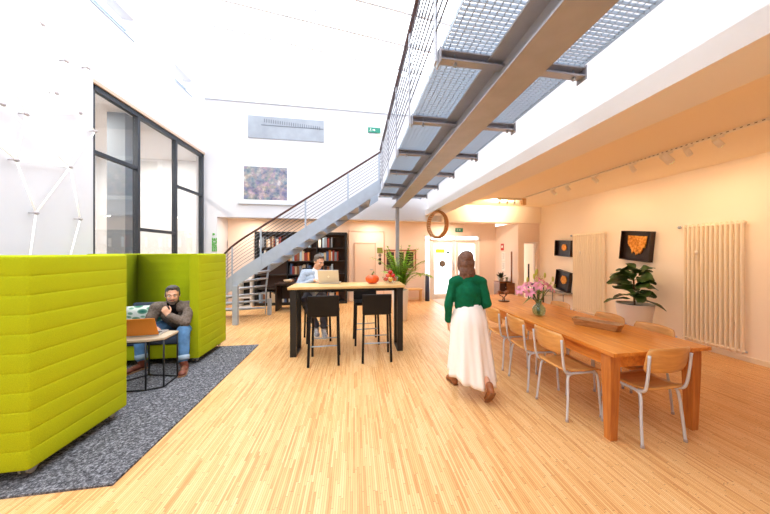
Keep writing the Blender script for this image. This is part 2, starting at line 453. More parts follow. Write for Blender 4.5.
# panelled cupboard door in the rear wall
f = MB(); f.box(-.02, .01, YR-.035, YR, 0, 1.86); f.box(.63, .66, YR-.035, YR, 0, 1.86); f.box(-.02, .66, YR-.035, YR, 1.83, 1.86)
d5 = struct('door_5', f, mat('rose_door_frame', (226, 196, 174), .6))
MB().box(.01, .63, YR-.02, YR, 0, 1.83).build('leaf', mat('rose_door_leaf', (240, 214, 194), .6), d5)
MB().tube([(.57, YR-.02, 1.0), (.57, YR-.07, 1.0), (.47, YR-.07, 1.0)], .01).build('handle', M_GALV, d5)
struct('trim_3', MB().box(-.2, -.17, YR-.03, YR, 0, 2.24).box(.9, .93, YR-.03, YR, 0, 2.24).box(-.2, .93, YR-.03, YR, 2.21, 2.24), mat('rose_trim', (232, 204, 184), .6))

# ------------------------------------------------------------------ footbridge
GX0, GX1, GZ, BX, BY1 = .625, 1.76, 3.05, 1.11, 7.66
fb = thing('footbridge', 'grey steel footbridge with a grating deck and rod railing high above the floor', 'footbridge', (BX, 0, GZ))
def L(p): return (p[0]-BX, p[1], p[2]-GZ)
m = MB(); y0, hw, zb, zt = -2.9, .13, 2.75, 3.0
m.box(-hw, hw, y0, BY1, zb-GZ, zb+.016-GZ); m.box(-hw, hw, y0, BY1, zt-.016-GZ, zt-GZ); m.box(-.012, .012, y0, BY1, zb+.016-GZ, zt-.016-GZ)
m.build('main_beam', M_STEEL, fb)
YC = [-2, -1, 0, 1, 2, 3, 4, 5, 6, 7]
for y in YC:
    m = MB(); m.box(GX0-.02-BX, GX1+.02-BX, y-.035, y+.035, -.11, -.10); m.box(GX0-.02-BX, GX1+.02-BX, y-.035, y+.035, -.05, -.04); m.box(GX0-.02-BX, GX1+.02-BX, y+.025, y+.035, -.10, -.05)
    m.box(GX0-.03-BX, GX0-.02-BX, y-.05, y+.05, -.14, -.03); m.box(GX1+.02-BX, GX1+.03-BX, y-.05, y+.05, -.14, -.03)
    c = m.build('cross_beam', M_STEEL, fb)
    for x in (GX1-.05-BX, GX0+.1-BX): MB().lathe([(.014, -.135), (.014, -.11), (.006, -.11), (.006, -.03)], (x, y, 0), 8).build('bolt', M_GALV, c)
ys = [y0]+YC[:]+[BY1]
ys = sorted(set([-2.9]+YC+[BY1]))
for a, b in zip(ys, ys[1:]):
    m = MB(); n = max(2, int((b-a)/.033))
    for k in range(n):
        y = a+.004+(b-a-.008)*k/(n-1); m.box(GX0-BX, GX1-BX, y-.002, y+.002, -.022, -.002)
    for k in range(24):
        x = GX0+(GX1-GX0)*k/23-BX; m.box(x-.003, x+.003, a+.004, b-.004, -.012, -.004)
    m.box(GX0-BX-.004, GX0-BX, a, b, -.04, 0); m.box(GX1-BX, GX1-BX+.004, a, b, -.04, 0)
    m.build('grating', M_GALV, fb)
rx = GX0-.05-BX
for y in YC:
    MB().box(rx-.006, rx+.006, y-.03, y+.03, -.13, .845).build('railing_post', M_STEEL, fb)
for k in range(8):
    MB().tube([(rx, -2.9, .09+.094*k), (rx, 6.55, .09+.094*k)], .007, 6).build('rail_rod', M_ROD, fb)
MB().tube([(rx, -2.9, .86), (rx, 6.55, .86)], .024, 10).build('handrail', M_HAND, fb)

po = thing('steel_column', 'slim grey steel column carrying the rear end of the footbridge beam', 'column', (1.11, 7.5, 0))
MB().box(-.045, .045, -.045, .045, .012, 2.75).build('shaft', M_STEEL, po, .004)
MB().box(-.1, .1, -.1, .1, 0, .012).build('base_plate', M_STEEL, po)

# ------------------------------------------------------------------ staircase: a quarter turn, then a straight flight up to the footbridge
CX, CY, RO, RI = -2.1, 7.66, 1.1, .12
TOPZ, TOPX = 2.98, .60
NS, NQ = 16, 6
RISE = TOPZ/NS
st = thing('staircase', 'pale grey steel staircase with a quarter turn at its foot and open treads', 'staircase', (CX, CY, 0))
QL = RO*PI/2; SL = TOPX-CX
def spath(s, r):
    """s in 0..1 over the quarter, 1..2 over the flight; outer radius r; local coords and tread height"""
    if s <= 1:
        a = PI+s*PI/2; return V((r*math.cos(a), r*math.sin(a), s*NQ*RISE))
    return V(((s-1)*SL, -r, NQ*RISE+(s-1)*(TOPZ-NQ*RISE)))
def string(r, name, lo, hi, s0=0.):
    rows = []
    N = 60
    for i in range(N+1):
        s = s0+(2-s0)*i/N; p = spath(s, r); q = spath(s, r-.012)
        l, h = max(0, p.z+lo), p.z+hi
        rows.append([(p.x, p.y, l), (p.x, p.y, h), (q.x, q.y, h), (q.x, q.y, l)])
    m = MB(); m.grid(rows, False, True)
    m.f.append((0, 1, 2, 3)); m.sm.append(False); k = 4*N; m.f.append((k, k+1, k+2, k+3)); m.sm.append(False)
    return m.build(name, M_STAIR, st)
string(RO, 'outer_stringer', -.02, .29); string(RI, 'inner_stringer', -.06, .25)
for i in range(NS-1):
    if i < NQ: s0, s1 = i/NQ, (i+1.1)/NQ
    else:
        s0, s1 = 1+(i-NQ)/(NS-NQ), 1+(i+1.1-NQ)/(NS-NQ)
    z = (i+1)*RISE; rows = []
    for j in range(5):
        s = s0+(s1-s0)*j/4; p = spath(min(s, 2), RO-.012); q = spath(min(s, 2), RI)
        rows.append([(p.x, p.y, z-.035), (p.x, p.y, z), (q.x, q.y, z), (q.x, q.y, z-.035)])
    m = MB(); m.grid(rows, False, True); m.f += [(0, 1, 2, 3), (16, 17, 18, 19)]; m.sm += [False]*2
    m.build('tread', M_STAIR, st)
a = PI+.375*PI; p = V((RO*math.cos(a), RO*math.sin(a), 0))
MB().box(p.x-.05, p.x+.05, p.y-.05, p.y+.05, 0, .84).build('support_post', M_STAIR, st, .004)
MB().box(RI-.16, RI+.0-.08, -.12, -.02, 0, .4).build('support_post', M_STAIR, st, .004)
def rail(h, s0=.02, s1=2., r=RO+.0):
    out = []
    for i in range(61):
        s = s0+(s1-s0)*i/60; q = spath(s, r); out.append(V((q.x, q.y, q.z+h)))
    return out
hp = rail(.90)
hp = [hp[0]+V((0, .02, -.35)), hp[0]+V((0, .01, -.1))]+hp
MB().tube(hp, .022, 10).build('handrail', M_HAND, st)
for k in range(7): MB().tube(rail(.36+.074*k), .006, 6).build('rail_rod', M_ROD, st)
for s in (.02, .36, .7, 1.04, 1.38, 1.72, 1.98):
    q = spath(s, RO+.004); t = (spath(min(2, s+.02), RO)-spath(max(0, s-.02), RO)); t.z = 0; t.normalize(); nn = t.cross(V((0, 0, 1)))
    MB().obox((q.x, q.y, q.z+.49), t*.018, nn*.005, V((0, 0, .40))).build('railing_post', M_STAIR, st)

# ------------------------------------------------------------------ pictures and signs in the hall
def flat(name, label, cat, x0, x1, y, z0, z1, m, depth=.03, group=None):
    o = thing(name, label, cat, ((x0+x1)/2, y, (z0+z1)/2), 0, group)
    w, h = (x1-x0)/2, (z1-z0)/2
    return o, w, h
o, w, h = flat('wall_panel', 'long grey slot-like picture panel near the top of the rear hall wall', 'panel', -2.70, -.82, YB, 4.50, 5.07, None)
MB().box(-w, w, -.02, -.001, -h, h).build('panel', mat('mid_grey_panel', (150, 156, 166), .5, var=.12, vscale=3.), o)
m = MB()
for k in range(26): m.box(-.55+k*.055, -.535+k*.055, -.026, -.02, .13-k*.004, .22-k*.004)
m.box(-.62, .93, -.026, -.02, .05, .065)
m.build('louvre', mat('dark_grey_louvre', (96, 102, 114), .5), o)
o, w, h = flat('framed_aerial_picture', 'square patchwork picture in muted blue and pink on a white mount, under the grey panel', 'picture', -2.9, -1.62, YB, 2.82, 3.86, None)
MB().box(-w, w, -.02, -.001, -h, h).build('mount', mat('white_mount', (250, 250, 251), .5), o, .003)
MB().box(-w+.1, w-.13, -.026, -.02, -h+.09, h-.10).build('print', aerial_mat(), o)
MB().box(-w-.03, w+.1, -.05, -.001, -h-.03, -h).build('ledge', mat('pale_grey_ledge', (206, 210, 216), .7), o)

def running_man(x0, z0, h):
    """white running figure and an arrow, flat shapes on the plate in x-z"""
    def S(pts): return [(x0+a*h, 0, z0+b*h) for a, b in pts]
    m = MB(); d = (0, -.002, 0)
    m.prism(S([(.30+.07*math.cos(t*PI/5), .84+.07*math.sin(t*PI/5)) for t in range(10)]), d)
    for a, b, c, e, wd in ((.28, .74, .24, .46, .09), (.24, .46, .40, .32, .07), (.40, .32, .34, .12, .06), (.24, .46, .12, .3, .07), (.12, .3, .0, .26, .06), (.28, .7, .42, .58, .05), (.27, .7, .12, .6, .05)):
        v = V((c-a, e-b)); nrm = V((-v.y, v.x)).normalized()*wd/2
        m.prism(S([(a+nrm.x, b+nrm.y), (a-nrm.x, b-nrm.y), (c-nrm.x, e-nrm.y), (c+nrm.x, e+nrm.y)]), d)
    m.prism(S([(.75, .42), (1.15, .42), (1.15, .28), (1.45, .5), (1.15, .72), (1.15, .58), (.75, .58)]), d)
    return m
def exit_sign(label, x, y, z, w, h, deep=.03):
    o = thing('exit_sign', label, 'exit sign', (x, y, z))
    MB().box(-w/2, w/2, -deep, -.001, -h/2, h/2).build('plate', M_EXIT, o, .003)
    r = running_man(-w*.38, -h*.4, h*.8); r.v = [(a, b-deep-.0005, c) for a, b, c in r.v]
    r.build('pictogram', M_PAPER, o)
    return o
exit_sign('small green exit sign high on the white rear wall beside the footbridge', .52, YB, 4.92, .34, .14)
o = tag(MB().box(-.07, .07, -.02, .0, -.035, .035).build('notice_plate', mat('pale_yellow_plate', (236, 228, 186), .5)), 'small pale yellow plate under the green exit sign by the footbridge', 'plate')
o.location = (.66, YB, 4.79)
exit_sign('small dark green exit sign over the glazed entrance doors', 3.47, YR, 2.31, .26, .13)

# green sign with upright lettering on the white pier
sg = thing('lettered_sign', 'narrow green lettering running up the white pier behind the far sofa', 'sign', (-3.53, YB, 1.78))
def letter(ch, h):
    """block strokes in a unit box (x across, y up)"""
    t = .2; w = .62
    R = {'B': [(0, 0, t, 1), (t, 0, w, t), (t, .4, w, .6), (t, .8, w, 1), (w, .1, w+t, .42), (w, .58, w+t, .9)],
         'O': [(0, 0, t, 1), (t, 0, w, t), (t, .8, w, 1), (w, 0, w+t, 1)],
         'M': [(0, 0, t, 1), (w, 0, w+t, 1), (t, .78, w, 1), (.31, .4, .5, .8)],
         'E': [(0, 0, t, 1), (t, 0, w+t, t), (t, .4, w+.1, .6), (t, .8, w+t, 1)],
         'I': [(.3, 0, .5, 1)]}[ch]
    return R
m = MB(); zc = -.20
for ch in 'EBMOE':
    for x0, y0, x1, y1 in letter(ch, 1):
        # turned a quarter so that the word reads upward
        m.box(.10-y1*.11, .10-y0*.11, -.012, -.001, zc+x0*.075, zc+x1*.075)
    zc += .07
m.build('lettering', M_GREEN, sg)
lf = MB().prism([(.0, -.001, .20), (.05, -.001, .21), (.055, -.001, .25), (.005, -.001, .26)], (0, -.011, 0)); lf.build('leaf_mark', M_GREEN, sg)

# ------------------------------------------------------------------ light sculpture on the left wall
led = {'a': (4.044, 4.242), 'b': (3.45, 3.70), 'c': (4.328, 3.994), 'd': (4.976, 4.30), 'e': (4.204, 3.517), 'f': (3.3, 3.22), 'g': (4.633, 4.099), 'h': (4.516, 3.421), 'i': (4.74, 3.268),
       'j': (3.877, 3.102), 'k': (3.66, 3.10), 'l': (3.45, 3.9), 'm': (3.781, 2.556), 'n': (4.38, 2.656), 'o': (3.979, 2.007), 'p': (4.516, 1.999), 'q': (3.88, 1.2), 'r': (4.30, 1.2), 's': (3.75, 4.75), 't': (3.3, 2.9)}
ls = thing('wall_light_sculpture', 'web of thin glowing white tubes joined by small clips across the left wall', 'wall light', (XL, 4.1, 3.0))
for a, b in ('ab', 'as', 'cd', 'ce', 'ef', 'eh', 'gh', 'hi', 'hj', 'lj', 'jm', 'jk', 'kn', 'mn', 'mt', 'mo', 'on', 'in', 'np', 'oq', 'pr'):
    p, q = led[a], led[b]
    MB().tube([(.07, p[0]-4.1, p[1]-3), (.07, q[0]-4.1, q[1]-3)], .0085, 8).build('light_tube', M_TUBE, ls)
for k in 'acegihjkmnop':
    p = led[k]; MB().tube([(.0, p[0]-4.1, p[1]-3), (.08, p[0]-4.1, p[1]-3)], .006, 8).ell((.075, p[0]-4.1, p[1]-3), (.016, .03, .022)).build('joint_clip', M_JOINT, ls)

# ------------------------------------------------------------------ rug
tag(MB().box(-3.68, -1.585, 2.2, 5.12, 0, .014).build('rug', M_RUG), 'dark speckled grey rug under the lime sofas', 'rug')

# ------------------------------------------------------------------ sofas
def quilt_u(W, D, z0, z1, th, bands, bulge=.004):
    """upholstered U-shaped wall (back and two sides, mitred corners) whose bands swell between horizontal seams"""
    bh = (z1-z0)/bands
    def side(sgn):
        o = []
        for b in range(bands):
            for t in (0, .03, .1, .3, .5, .7, .9, .97):
                e = math.sin(PI*t)**.35 if 0 < t < 1 else 0
                o.append((sgn*(th/2-bulge+bulge*e), z0+(b+t)*bh))
        o.append((sgn*(th/2-bulge), z1)); return o
    ring = side(1)+[(th*.25, z1+.010), (-th*.25, z1+.010)]+side(-1)[::-1]
    h = W/2-th/2; y0 = th/2; c = .006
    st = []
    for x, s in ((0, .75), (.008, .93), (.025, 1)): st.append((V((-h, D-x, 0)), V((-1, 0, 0)), s))
    st += [(V((-h, y0+c, 0)), V((-1, -.86, 0)), 1), (V((-h+c, y0, 0)), V((-.86, -1, 0)), 1)]
    st += [(V((h-c, y0, 0)), V((.86, -1, 0)), 1), (V((h, y0+c, 0)), V((1, -.86, 0)), 1)]
    for x, s in ((.025, 1), (.008, .93), (0, .75)): st.append((V((h, D-x, 0)), V((1, 0, 0)), s))
    rows = [[p+n*(d*s)+V((0, 0, z)) for d, z in ring] for p, n, s in st]
    m = MB(); m.grid(rows, True, True); R = len(ring); k = (len(st)-1)*R
    m.f += [tuple(range(R)), tuple(range(k, k+R))]; m.sm += [False]*2
    return m
def sofa(name, label, loc, rz, W, D=.84, H=1.52):
    """open side towards local +y; origin at middle of the back, on the floor"""
    t = thing(name, label, 'sofa', loc, rz); th = .13; zb = .085
    quilt_u(W, D, zb, H-.012, th, 11).build('quilted_shell', M_LIME, t)
    MB().box(-W/2+th, W/2-th, th, D-.04, zb, .28).build('base', M_LIME, t, .012)
    MB().box(-W/2+th+.005, W/2-th-.005, th+.02, D-.01, .28, .395).build('seat_cushion', M_SEAT, t, .035, seg=4)
    c = MB().obox((0, th+.085, .585), V((W/2-th-.01, 0, 0)), V((0, .07, .02)), V((0, -.03, .18))).build('back_cushion', M_SEAT, t, .035, seg=4)
    for sx in (-1, 1):
        for y in (.09, D-.09):
            x = sx*(W/2-.09)
            k = MB().lathe([(.03, .075), (.03, .09)], (x, y, 0), 12).box(x-.008, x+.008, y-.02, y+.02, .045, .08).build('caster', M_CASTER, t)
            for dx in (-.022, .022): MB().tube([(x+dx-.008, y, .045), (x+dx+.008, y, .045)], .031, 18).build('wheel', M_CASTER, k)
    return t
RZ = .014
sofa('high_back_sofa', 'near high-sided lime green booth sofa turned with its back to the camera', (-2.82, 2.30, RZ), 0, 1.365)
sofa('high_back_sofa', 'far high-sided lime green booth sofa with the seated man in it', (-2.785, 5.20, RZ), PI, 1.34)

def cushion(label, loc, rz, tilt, w, h, m, group=None):
    o = thing('throw_pillow', label, 'pillow', loc, rz, group)
    rows = []
    N = 14
    for side in (1, -1):
        for i in range(N+1):
            row = []
            for j in range(N+1):
                a, b = i/N*2-1, j/N*2-1
                e = max(0, (1-a*a)*(1-b*b))**.42
                pin = 1-.07*(1-abs(a))*(abs(b)) if abs(b) > .9 else 1
                p = V((a*w/2*(1-.06*(1-b*b)*0-.05*(b*b)*(1-a*a)), side*.075*e, b*h/2*(1-.05*(a*a)*(1-b*b))))
                row.append(Matrix.Rotation(tilt, 3, 'X') @ p)
            rows.append(row)
    m1 = MB(); m1.grid(rows[:N+1]); m1.grid(rows[N+1:])
    m1.build('cover', m, o)
    return o
cushion('leaf-printed white and green pillow beside the laptop on the far sofa', (-2.93, 4.66, .615), .25, .35, .52, .40, leafprint_mat())
cushion('pale leaf-printed pillow squeezed behind the seated man, at the right sofa wall', (-2.33, 4.84, .62), -.5, .3, .34, .36, leafprint_mat())

# side table: black rod frame with a six-sided top
tb = thing('side_table', 'low six-sided table with a black rod frame in front of the seated man', 'table', (-2.42, 3.80, RZ))
hexp = [(-.36, .03), (-.26, -.19), (.14, -.205), (.30, -.20), (.27, .16), (-.10, .27)]
hexp = [(-.38, .0), (-.20, -.20), (.14, -.20), (.29, -.14), (.27, .16), (-.12, .27)]
MB().prism([(x, y, .545) for x, y in hexp], (0, 0, .025)).build('table_top', wood('pale_table_top', (176, 154, 128), (208, 188, 162)), tb, .004)
MB().tube([(x*.96, y*.96, .538) for x, y in hexp], .009, 6, True).build('top_rim', M_BLACK, tb)
MB().tube([(x*.96, y*.96, .012) for x, y in hexp], .009, 6, True).build('floor_ring', M_BLACK, tb)
for x, y in hexp: MB().tube([(x*.96, y*.96, .012), (x*.96, y*.96, .54)], .009, 6).build('leg', M_BLACK, tb)

def laptop(label, loc, rz, w, d, m_shell, open_a=1.9, logo=None):
    """local: hinge along x at y=0, keyboard towards +y, lid leaning back over -y; its outer face looks towards -y"""
    o = thing('laptop', label, 'laptop', loc, rz)
    MB().box(-w/2, w/2, 0, d, .0, .016).build('base', m_shell if m_shell is M_ALU else M_ALU, o, .004)
    k = MB()
    for r in range(5):
        for c in range(12): k.box(-w*.43+c*w*.072, -w*.43+c*w*.072+w*.06, .03+r*.022, .048+r*.022, .016, .0185)
    k.build('keyboard', M_BLACK, o)
    a = open_a-PI/2; up = V((0, -math.sin(a), math.cos(a))); nn = V((0, math.cos(a), math.sin(a)))
    l = MB().obox(V((0, 0, .016))+up*d/2, V((w/2, 0, 0)), up*(d/2), nn*.004).build('lid', m_shell, o, .003)
    MB().obox(V((0, 0, .016))+up*d/2+nn*.0045, V((w*.47, 0, 0)), up*(d*.45), nn*.0008).build('screen', M_SCREEN, l)
    if logo:
        q = V((0, 0, .016))+up*d*.5-nn*.0042; MB().prism([q+V((.016*math.cos(k*PI/8), 0, 0))+up*(.019*math.sin(k*PI/8)) for k in range(16)], -nn*.0006).build('lid_mark', M_PAPER, l)
    return o, l, up, nn, d
laptop('open laptop with an orange shell on the low six-sided table', (-2.42, 3.74, RZ+.57), .10, .35, .225, M_ORANGE, 1.98)

# ------------------------------------------------------------------ bar table and stools
bt = thing('bar_table', 'long high bar table with a pale wooden top on black frame legs', 'bar table', (-.10, 4.68, 0))
MB().box(-.875, .875, -.28, .28, 1.0, 1.04).build('table_top', M_BARTOP, bt, .004)
for sx in (-1, 1):
    m = MB(); x = sx*.80
    m.box(x-.045, x+.045, -.25, -.19, 0, .985); m.box(x-.045, x+.045, .10, .16, 0, .985); m.box(x-.045, x+.045, -.19, .10, 0, .03); m.box(x-.045, x+.045, -.25, .16, .985, 1.0)
    m.build('frame_leg', M_BLACK, bt, .003)
MB().box(-.76, .76, -.06, -.03, .93, .99).build('under_rail', M_BLACK, bt)
def make_stool():
    """faces local +y"""
    t = thing('bar_stool', '', 'bar stool')
    MB().box(-.2, .2, -.19, .20, .665, .715).build('seat', M_BLEATHER, t, .012)
    rows = []
    m = MB().obox((0, -.205, .82), V((.205, 0, 0)), V((0, .016, .0)), V((0, -.022, .145))); m.build('backrest', M_BLEATHER, t, .012)
    for sx in (-1, 1):
        MB().bar((sx*.185, -.175, .67), (sx*.20, -.215, 0), .032, .032, (0, 1, 0)).build('leg', M_BLEATHER, t, .004)
        MB().bar((sx*.18, .175, .67), (sx*.195, .20, 0), .032, .032, (0, 1, 0)).build('leg', M_BLEATHER, t, .004)
    MB().tube([(-.19, .187, .27), (.19, .187, .27)], .009).build('foot_rail', M_GALV, t)
    MB().tube([(-.19, -.195, .27), (.19, -.195, .27)], .009).build('rear_rail', M_GALV, t)
    return t
s0 = make_stool()
for i, (x, y, r, lb) in enumerate(((-.425, 4.22, .02, 'black leather bar stool before the bar table, nearest the man in grey'),
                                   (.31, 4.23, -.02, 'black leather bar stool before the bar table, at its right end'),
                                   (.19, 5.0, PI+.06, 'empty black leather bar stool on the far side of the bar table'),
                                   (-.66, 5.28, PI+.25, 'black leather bar stool the man with the silver laptop sits on'))):
    place(s0, i, (x, y, 0), r, lb, 'stools at the bar table')
laptop('open silver laptop on the bar table in front of the man in grey', (-.42, 4.80, 1.04), -.10, .33, .225, M_ALU, 1.92, True)
# squash and fruit bowl
pk = thing('squash', 'orange red squash on the bar table', 'squash', (.28, 4.72, 1.04))
m = MB(); rows = []
for i in range(13):
    a = PI*i/12; row = []
    for k in range(40):
        b = 2*PI*k/40; r = .115*math.sin(a)**.8*(1-.07*abs(math.cos(b*5))**3)
        z = .075-.075*math.cos(a)*(1) - (.018*math.exp(-((PI-a)/.4)**2)) 
        row.append((r*math.cos(b), r*math.sin(b), max(0, z)))
    rows.append(row)
m.grid(rows, True, True).build('flesh', mat('squash_skin', (222, 92, 30), .4, var=.15, vscale=14.), pk)
MB().tube([(0, 0, .128), (.005, 0, .165), (.03, .01, .19)], [.016, .011, .013]).build('stem', mat('squash_stalk', (120, 130, 70), .8), pk)
bw = thing('fruit_bowl', 'clear glass bowl heaped with apples at the right end of the bar table', 'bowl', (.575, 4.70, 1.04))
rows = []
prof = [(.05, 0), (.07, .004), (.10, .03), (.125, .07), (.135, .11), (.130, .11), (.12, .07), (.095, .034), (.0, .012)]
MB().lathe(prof, n=28).build('bowl', M_CLEAR, bw)
M_AP = [mat('apple_red', (190, 44, 36), .3, var=.35, vscale=18.), mat('apple_yellow', (232, 178, 66), .3, var=.2, vscale=14.), mat('apple_pink', (222, 104, 76), .3, var=.3, vscale=16.)]
ap = [(0, 0, .05, 0, 'at the bottom of'), (.072, .01, .068, 2, 'low on the right in'), (-.072, .0, .068, 0, 'low on the left in'), (.0, .075, .07, 1, 'at the rear of'), (.0, -.076, .07, 1, 'at the front of'),
      (.045, -.035, .128, 0, 'high at the front right of'), (-.045, -.03, .13, 2, 'high at the front left of'), (.02, .05, .135, 1, 'high at the rear of'), (0, 0, .185, 0, 'on top of')]
nm = ['red', 'yellow', 'pinkish']
for x, y, z, k, w in ap:
    o = thing('apple', f'{nm[k]} apple {w} the heap in the glass fruit bowl', 'apple', (.575+x, 4.70+y, 1.04+z), 0, 'apples in the fruit bowl')
    rows = [[(.037*math.sin(PI*i/10)*(1+.1*math.cos(PI*i/10))*math.cos(2*PI*j/16), .037*math.sin(PI*i/10)*(1+.1*math.cos(PI*i/10))*math.sin(2*PI*j/16), .036*math.cos(PI*i/10)-(.010 if i == 0 else .0)) for j in range(16)] for i in range(11)]
    MB().grid(rows, True, True).build('flesh', M_AP[k], o)
    MB().tube([(0, 0, .024), (.004, 0, .045)], .0025, 5).build('stalk', M_BARK, o)

# ------------------------------------------------------------------ dining table, chairs
TX0, TX1, TY0, TY1, TZ = 2.02, 2.995, 1.94, 5.08, .745
dt = thing('dining_table', 'long honey coloured pine dining table on square tapered legs', 'table', ((TX0+TX1)/2, (TY0+TY1)/2, 0))
hx, hy = (TX1-TX0)/2, (TY1-TY0)/2
m = MB()
for k in range(5):
    x0 = -hx+2*hx*k/5; m.box(x0+.0006, x0+2*hx/5-.0006, -hy, hy, TZ-.03, TZ)
m.build('table_top', M_TABLE, dt, .0025)
for sx in (-1, 1):
    MB().box(sx*(hx-.085)-.012, sx*(hx-.085)+.012, -hy+.1, hy-.1, TZ-.15, TZ-.03).build('side_apron', M_TABLE, dt)
    for sy in (-1, 1):
        x, y = sx*(hx-.075), sy*(hy-.10); a, b = .047, .033
        m = MB(); cx = x+sx*.0
        vs = [(x-a, y-a, TZ-.03), (x+a, y-a, TZ-.03), (x+a, y+a, TZ-.03), (x-a, y+a, TZ-.03), (x-a, y-a, TZ-.17), (x+a, y-a, TZ-.17), (x+a, y+a, TZ-.17), (x-a, y+a, TZ-.17), (x-b, y-b, 0), (x+b, y-b, 0), (x+b, y+b, 0), (x-b, y+b, 0)]
        m.add(vs, [(0, 1, 2, 3), (0, 4, 5, 1), (1, 5, 6, 2), (2, 6, 7, 3), (3, 7, 4, 0), (4, 8, 9, 5), (5, 9, 10, 6), (6, 10, 11, 7), (7, 11, 8, 4), (8, 11, 10, 9)])
        m.build('leg', M_TLEG, dt, .003)
for sy in (-1, 1): MB().box(-hx+.1, hx-.1, sy*(hy-.1)-.012, sy*(hy-.1)+.012, TZ-.15, TZ-.03).build('end_apron', M_TABLE, dt)

def make_chair():
    """school-type chair facing local +x"""
    t = thing('dining_chair', '', 'chair')
    # moulded plywood seat, lightly dished, front edge rolled down
    rows = []
    for i in range(13):
        a = i/12; x = -.19+.40*a; row = []
        for j in range(11):
            b = j/10*2-1
            hw = .185+.02*a; y = hw*b
            cr = 1-.06*max(0, abs(b)-.7)
            z = .445+.012*b*b-.012*math.sin(PI*a)+(.008 if a < .1 else 0)-.025*max(0, a-.8)**2*25
            xx = x if abs(b) < .85 else -.19+.40*(.5+(a-.5)*(1-.25*(abs(b)-.85)))
            row.append((xx, y, z))
        rows.append(row)
    MB().grid(rows).build('seat', M_PLY, t, solid=.011)
    rows = []
    for i in range(9):
        a = i/8; z = .60+.195*a; row = []
        for j in range(15):
            b = j/14*2-1
            sh = 1-.16*max(0, abs(2*a-1)-.55)**1.5*2
            y = .205*b*sh; row.append((-.225-.045*a+.045*b*b, y, z+.012*(1-b*b)*(a)))
        rows.append(row)
    MB().grid(rows).build('backrest', M_PLY, t, solid=.010)
    r = .0115
    for sy in (-1, 1):
        y = sy*.185
        MB().tube(smooth_path([(-.185, sy*.21, 0), (-.165, sy*.2, .22), (-.150, y, .385), (-.11, y, .422), (-.04, y, .424), (.0, y, .424)], 5), r).build('leg', M_CHAIRF, t)
        MB().tube(smooth_path([(.185, sy*.215, 0), (.18, sy*.2, .2), (.172, y, .37), (.135, y, .418), (.07, y, .424), (0, y, .424)], 5), r).build('leg', M_CHAIRF, t)
        MB().tube(smooth_path([(-.232, sy*.20, .745), (-.222, sy*.198, .62), (-.205, sy*.195, .50), (-.18, sy*.19, .445), (-.12, y, .424), (-.06, y, .424)], 5), r).build('back_upright', M_CHAIRF, t)
        for x in (-.185, .185): MB().lathe([(.014, 0), (.014, .02), (.0125, .024)], (x, sy*.2105, 0), 10).build('foot_cap', M_JOINT, t)
    MB().tube([(-.10, -.185, .418), (-.10, .185, .418)], .009).build('cross_tube', M_CHAIRF, t)
    MB().tube([(.10, -.185, .418), (.10, .185, .418)], .009).build('cross_tube', M_CHAIRF, t)
    return t
ch = make_chair(); k = 0
for y, lb in ((2.53, 'plywood chair on the hall side of the dining table, nearest of the row'), (3.08, 'plywood chair on the hall side of the dining table, middle of the row'), (3.68, 'plywood chair on the hall side of the dining table, farthest of the row')):
    place(ch, k, (2.09-.01*(k == 1), y, 0), (.03, -.04, .02)[k], lb, 'dining chairs on the hall side'); k += 1
place(ch, k, (2.455, 2.085, 0), PI/2-.0, 'plywood chair with light grey tube legs at the near end of the dining table', 'dining chair at the head'); k += 1
for y, lb in ((2.46, 'plywood chair on the radiator side of the dining table, nearest of the row'), (2.98, 'plywood chair on the radiator side of the dining table, middle of the row'), (3.82, 'plywood chair on the radiator side of the dining table, farthest of the row')):
    place(ch, k, (2.82, y, 0), PI, lb, 'dining chairs on the radiator side'); k += 1

# things on the dining table
tr = thing('wooden_tray', 'carved wooden trough lying on the dining table', 'tray', (2.555, 2.66, TZ), math.radians(118))
tr.scale = (.80, .9, .9)
outer = [(-.30, -.05), (-.27, -.085), (.27, -.085), (.30, -.05), (.30, .05), (.27, .085), (-.27, .085), (-.30, .05)]
rows = []
def ringpts(sx, sy, z, rot=0):
    return [(x*sx, y*sy, z) for x, y in outer]
rows = [ringpts(.86, .70, 0), ringpts(1., 1., .082), ringpts(.92, .78, .084), ringpts(.84, .55, .026)]
m = MB(); m.grid(rows, False, True); m.f.append(tuple(range(8))); m.f.append(tuple(range(24, 32))); m.sm += [False]*2
m.build('trough', wood('pale_carved_wood', (150, 98, 52), (206, 156, 100), (2., 12., 12.)), tr, .004)
va = thing('vase', 'round teal glass vase holding pink lilies on the dining table', 'vase', (2.32, 3.30, TZ))
MB().lathe([(.045, 0), (.07, .02), (.082, .06), (.078, .10), (.05, .135), (.033, .15), (.036, .19), (.044, .20), (.038, .198), (.030, .155), (.046, .13), (.073, .098), (.077, .06), (.066, .024), (.0, .012)], n=28).build('glass_body', M_VASE, va)
bq = thing('lily_bouquet', 'loose bunch of pink lilies standing in the teal vase', 'flowers', (2.32, 3.30, TZ+.02))
M_LILY = mat('lily_pink', (236, 150, 172), .5, var=.25, vscale=20.); M_LEAF2 = mat('lily_leaf', (104, 132, 58), .5, var=.2)
M_BUD = mat('lily_bud', (198, 196, 84), .5)
random.seed(3)
heads = [(-.27, -.02, .31), (-.17, -.06, .28), (-.07, -.08, .36), (.09, -.05, .35), (.05, .05, .42), (-.12, .06, .36), (.17, .0, .32)]
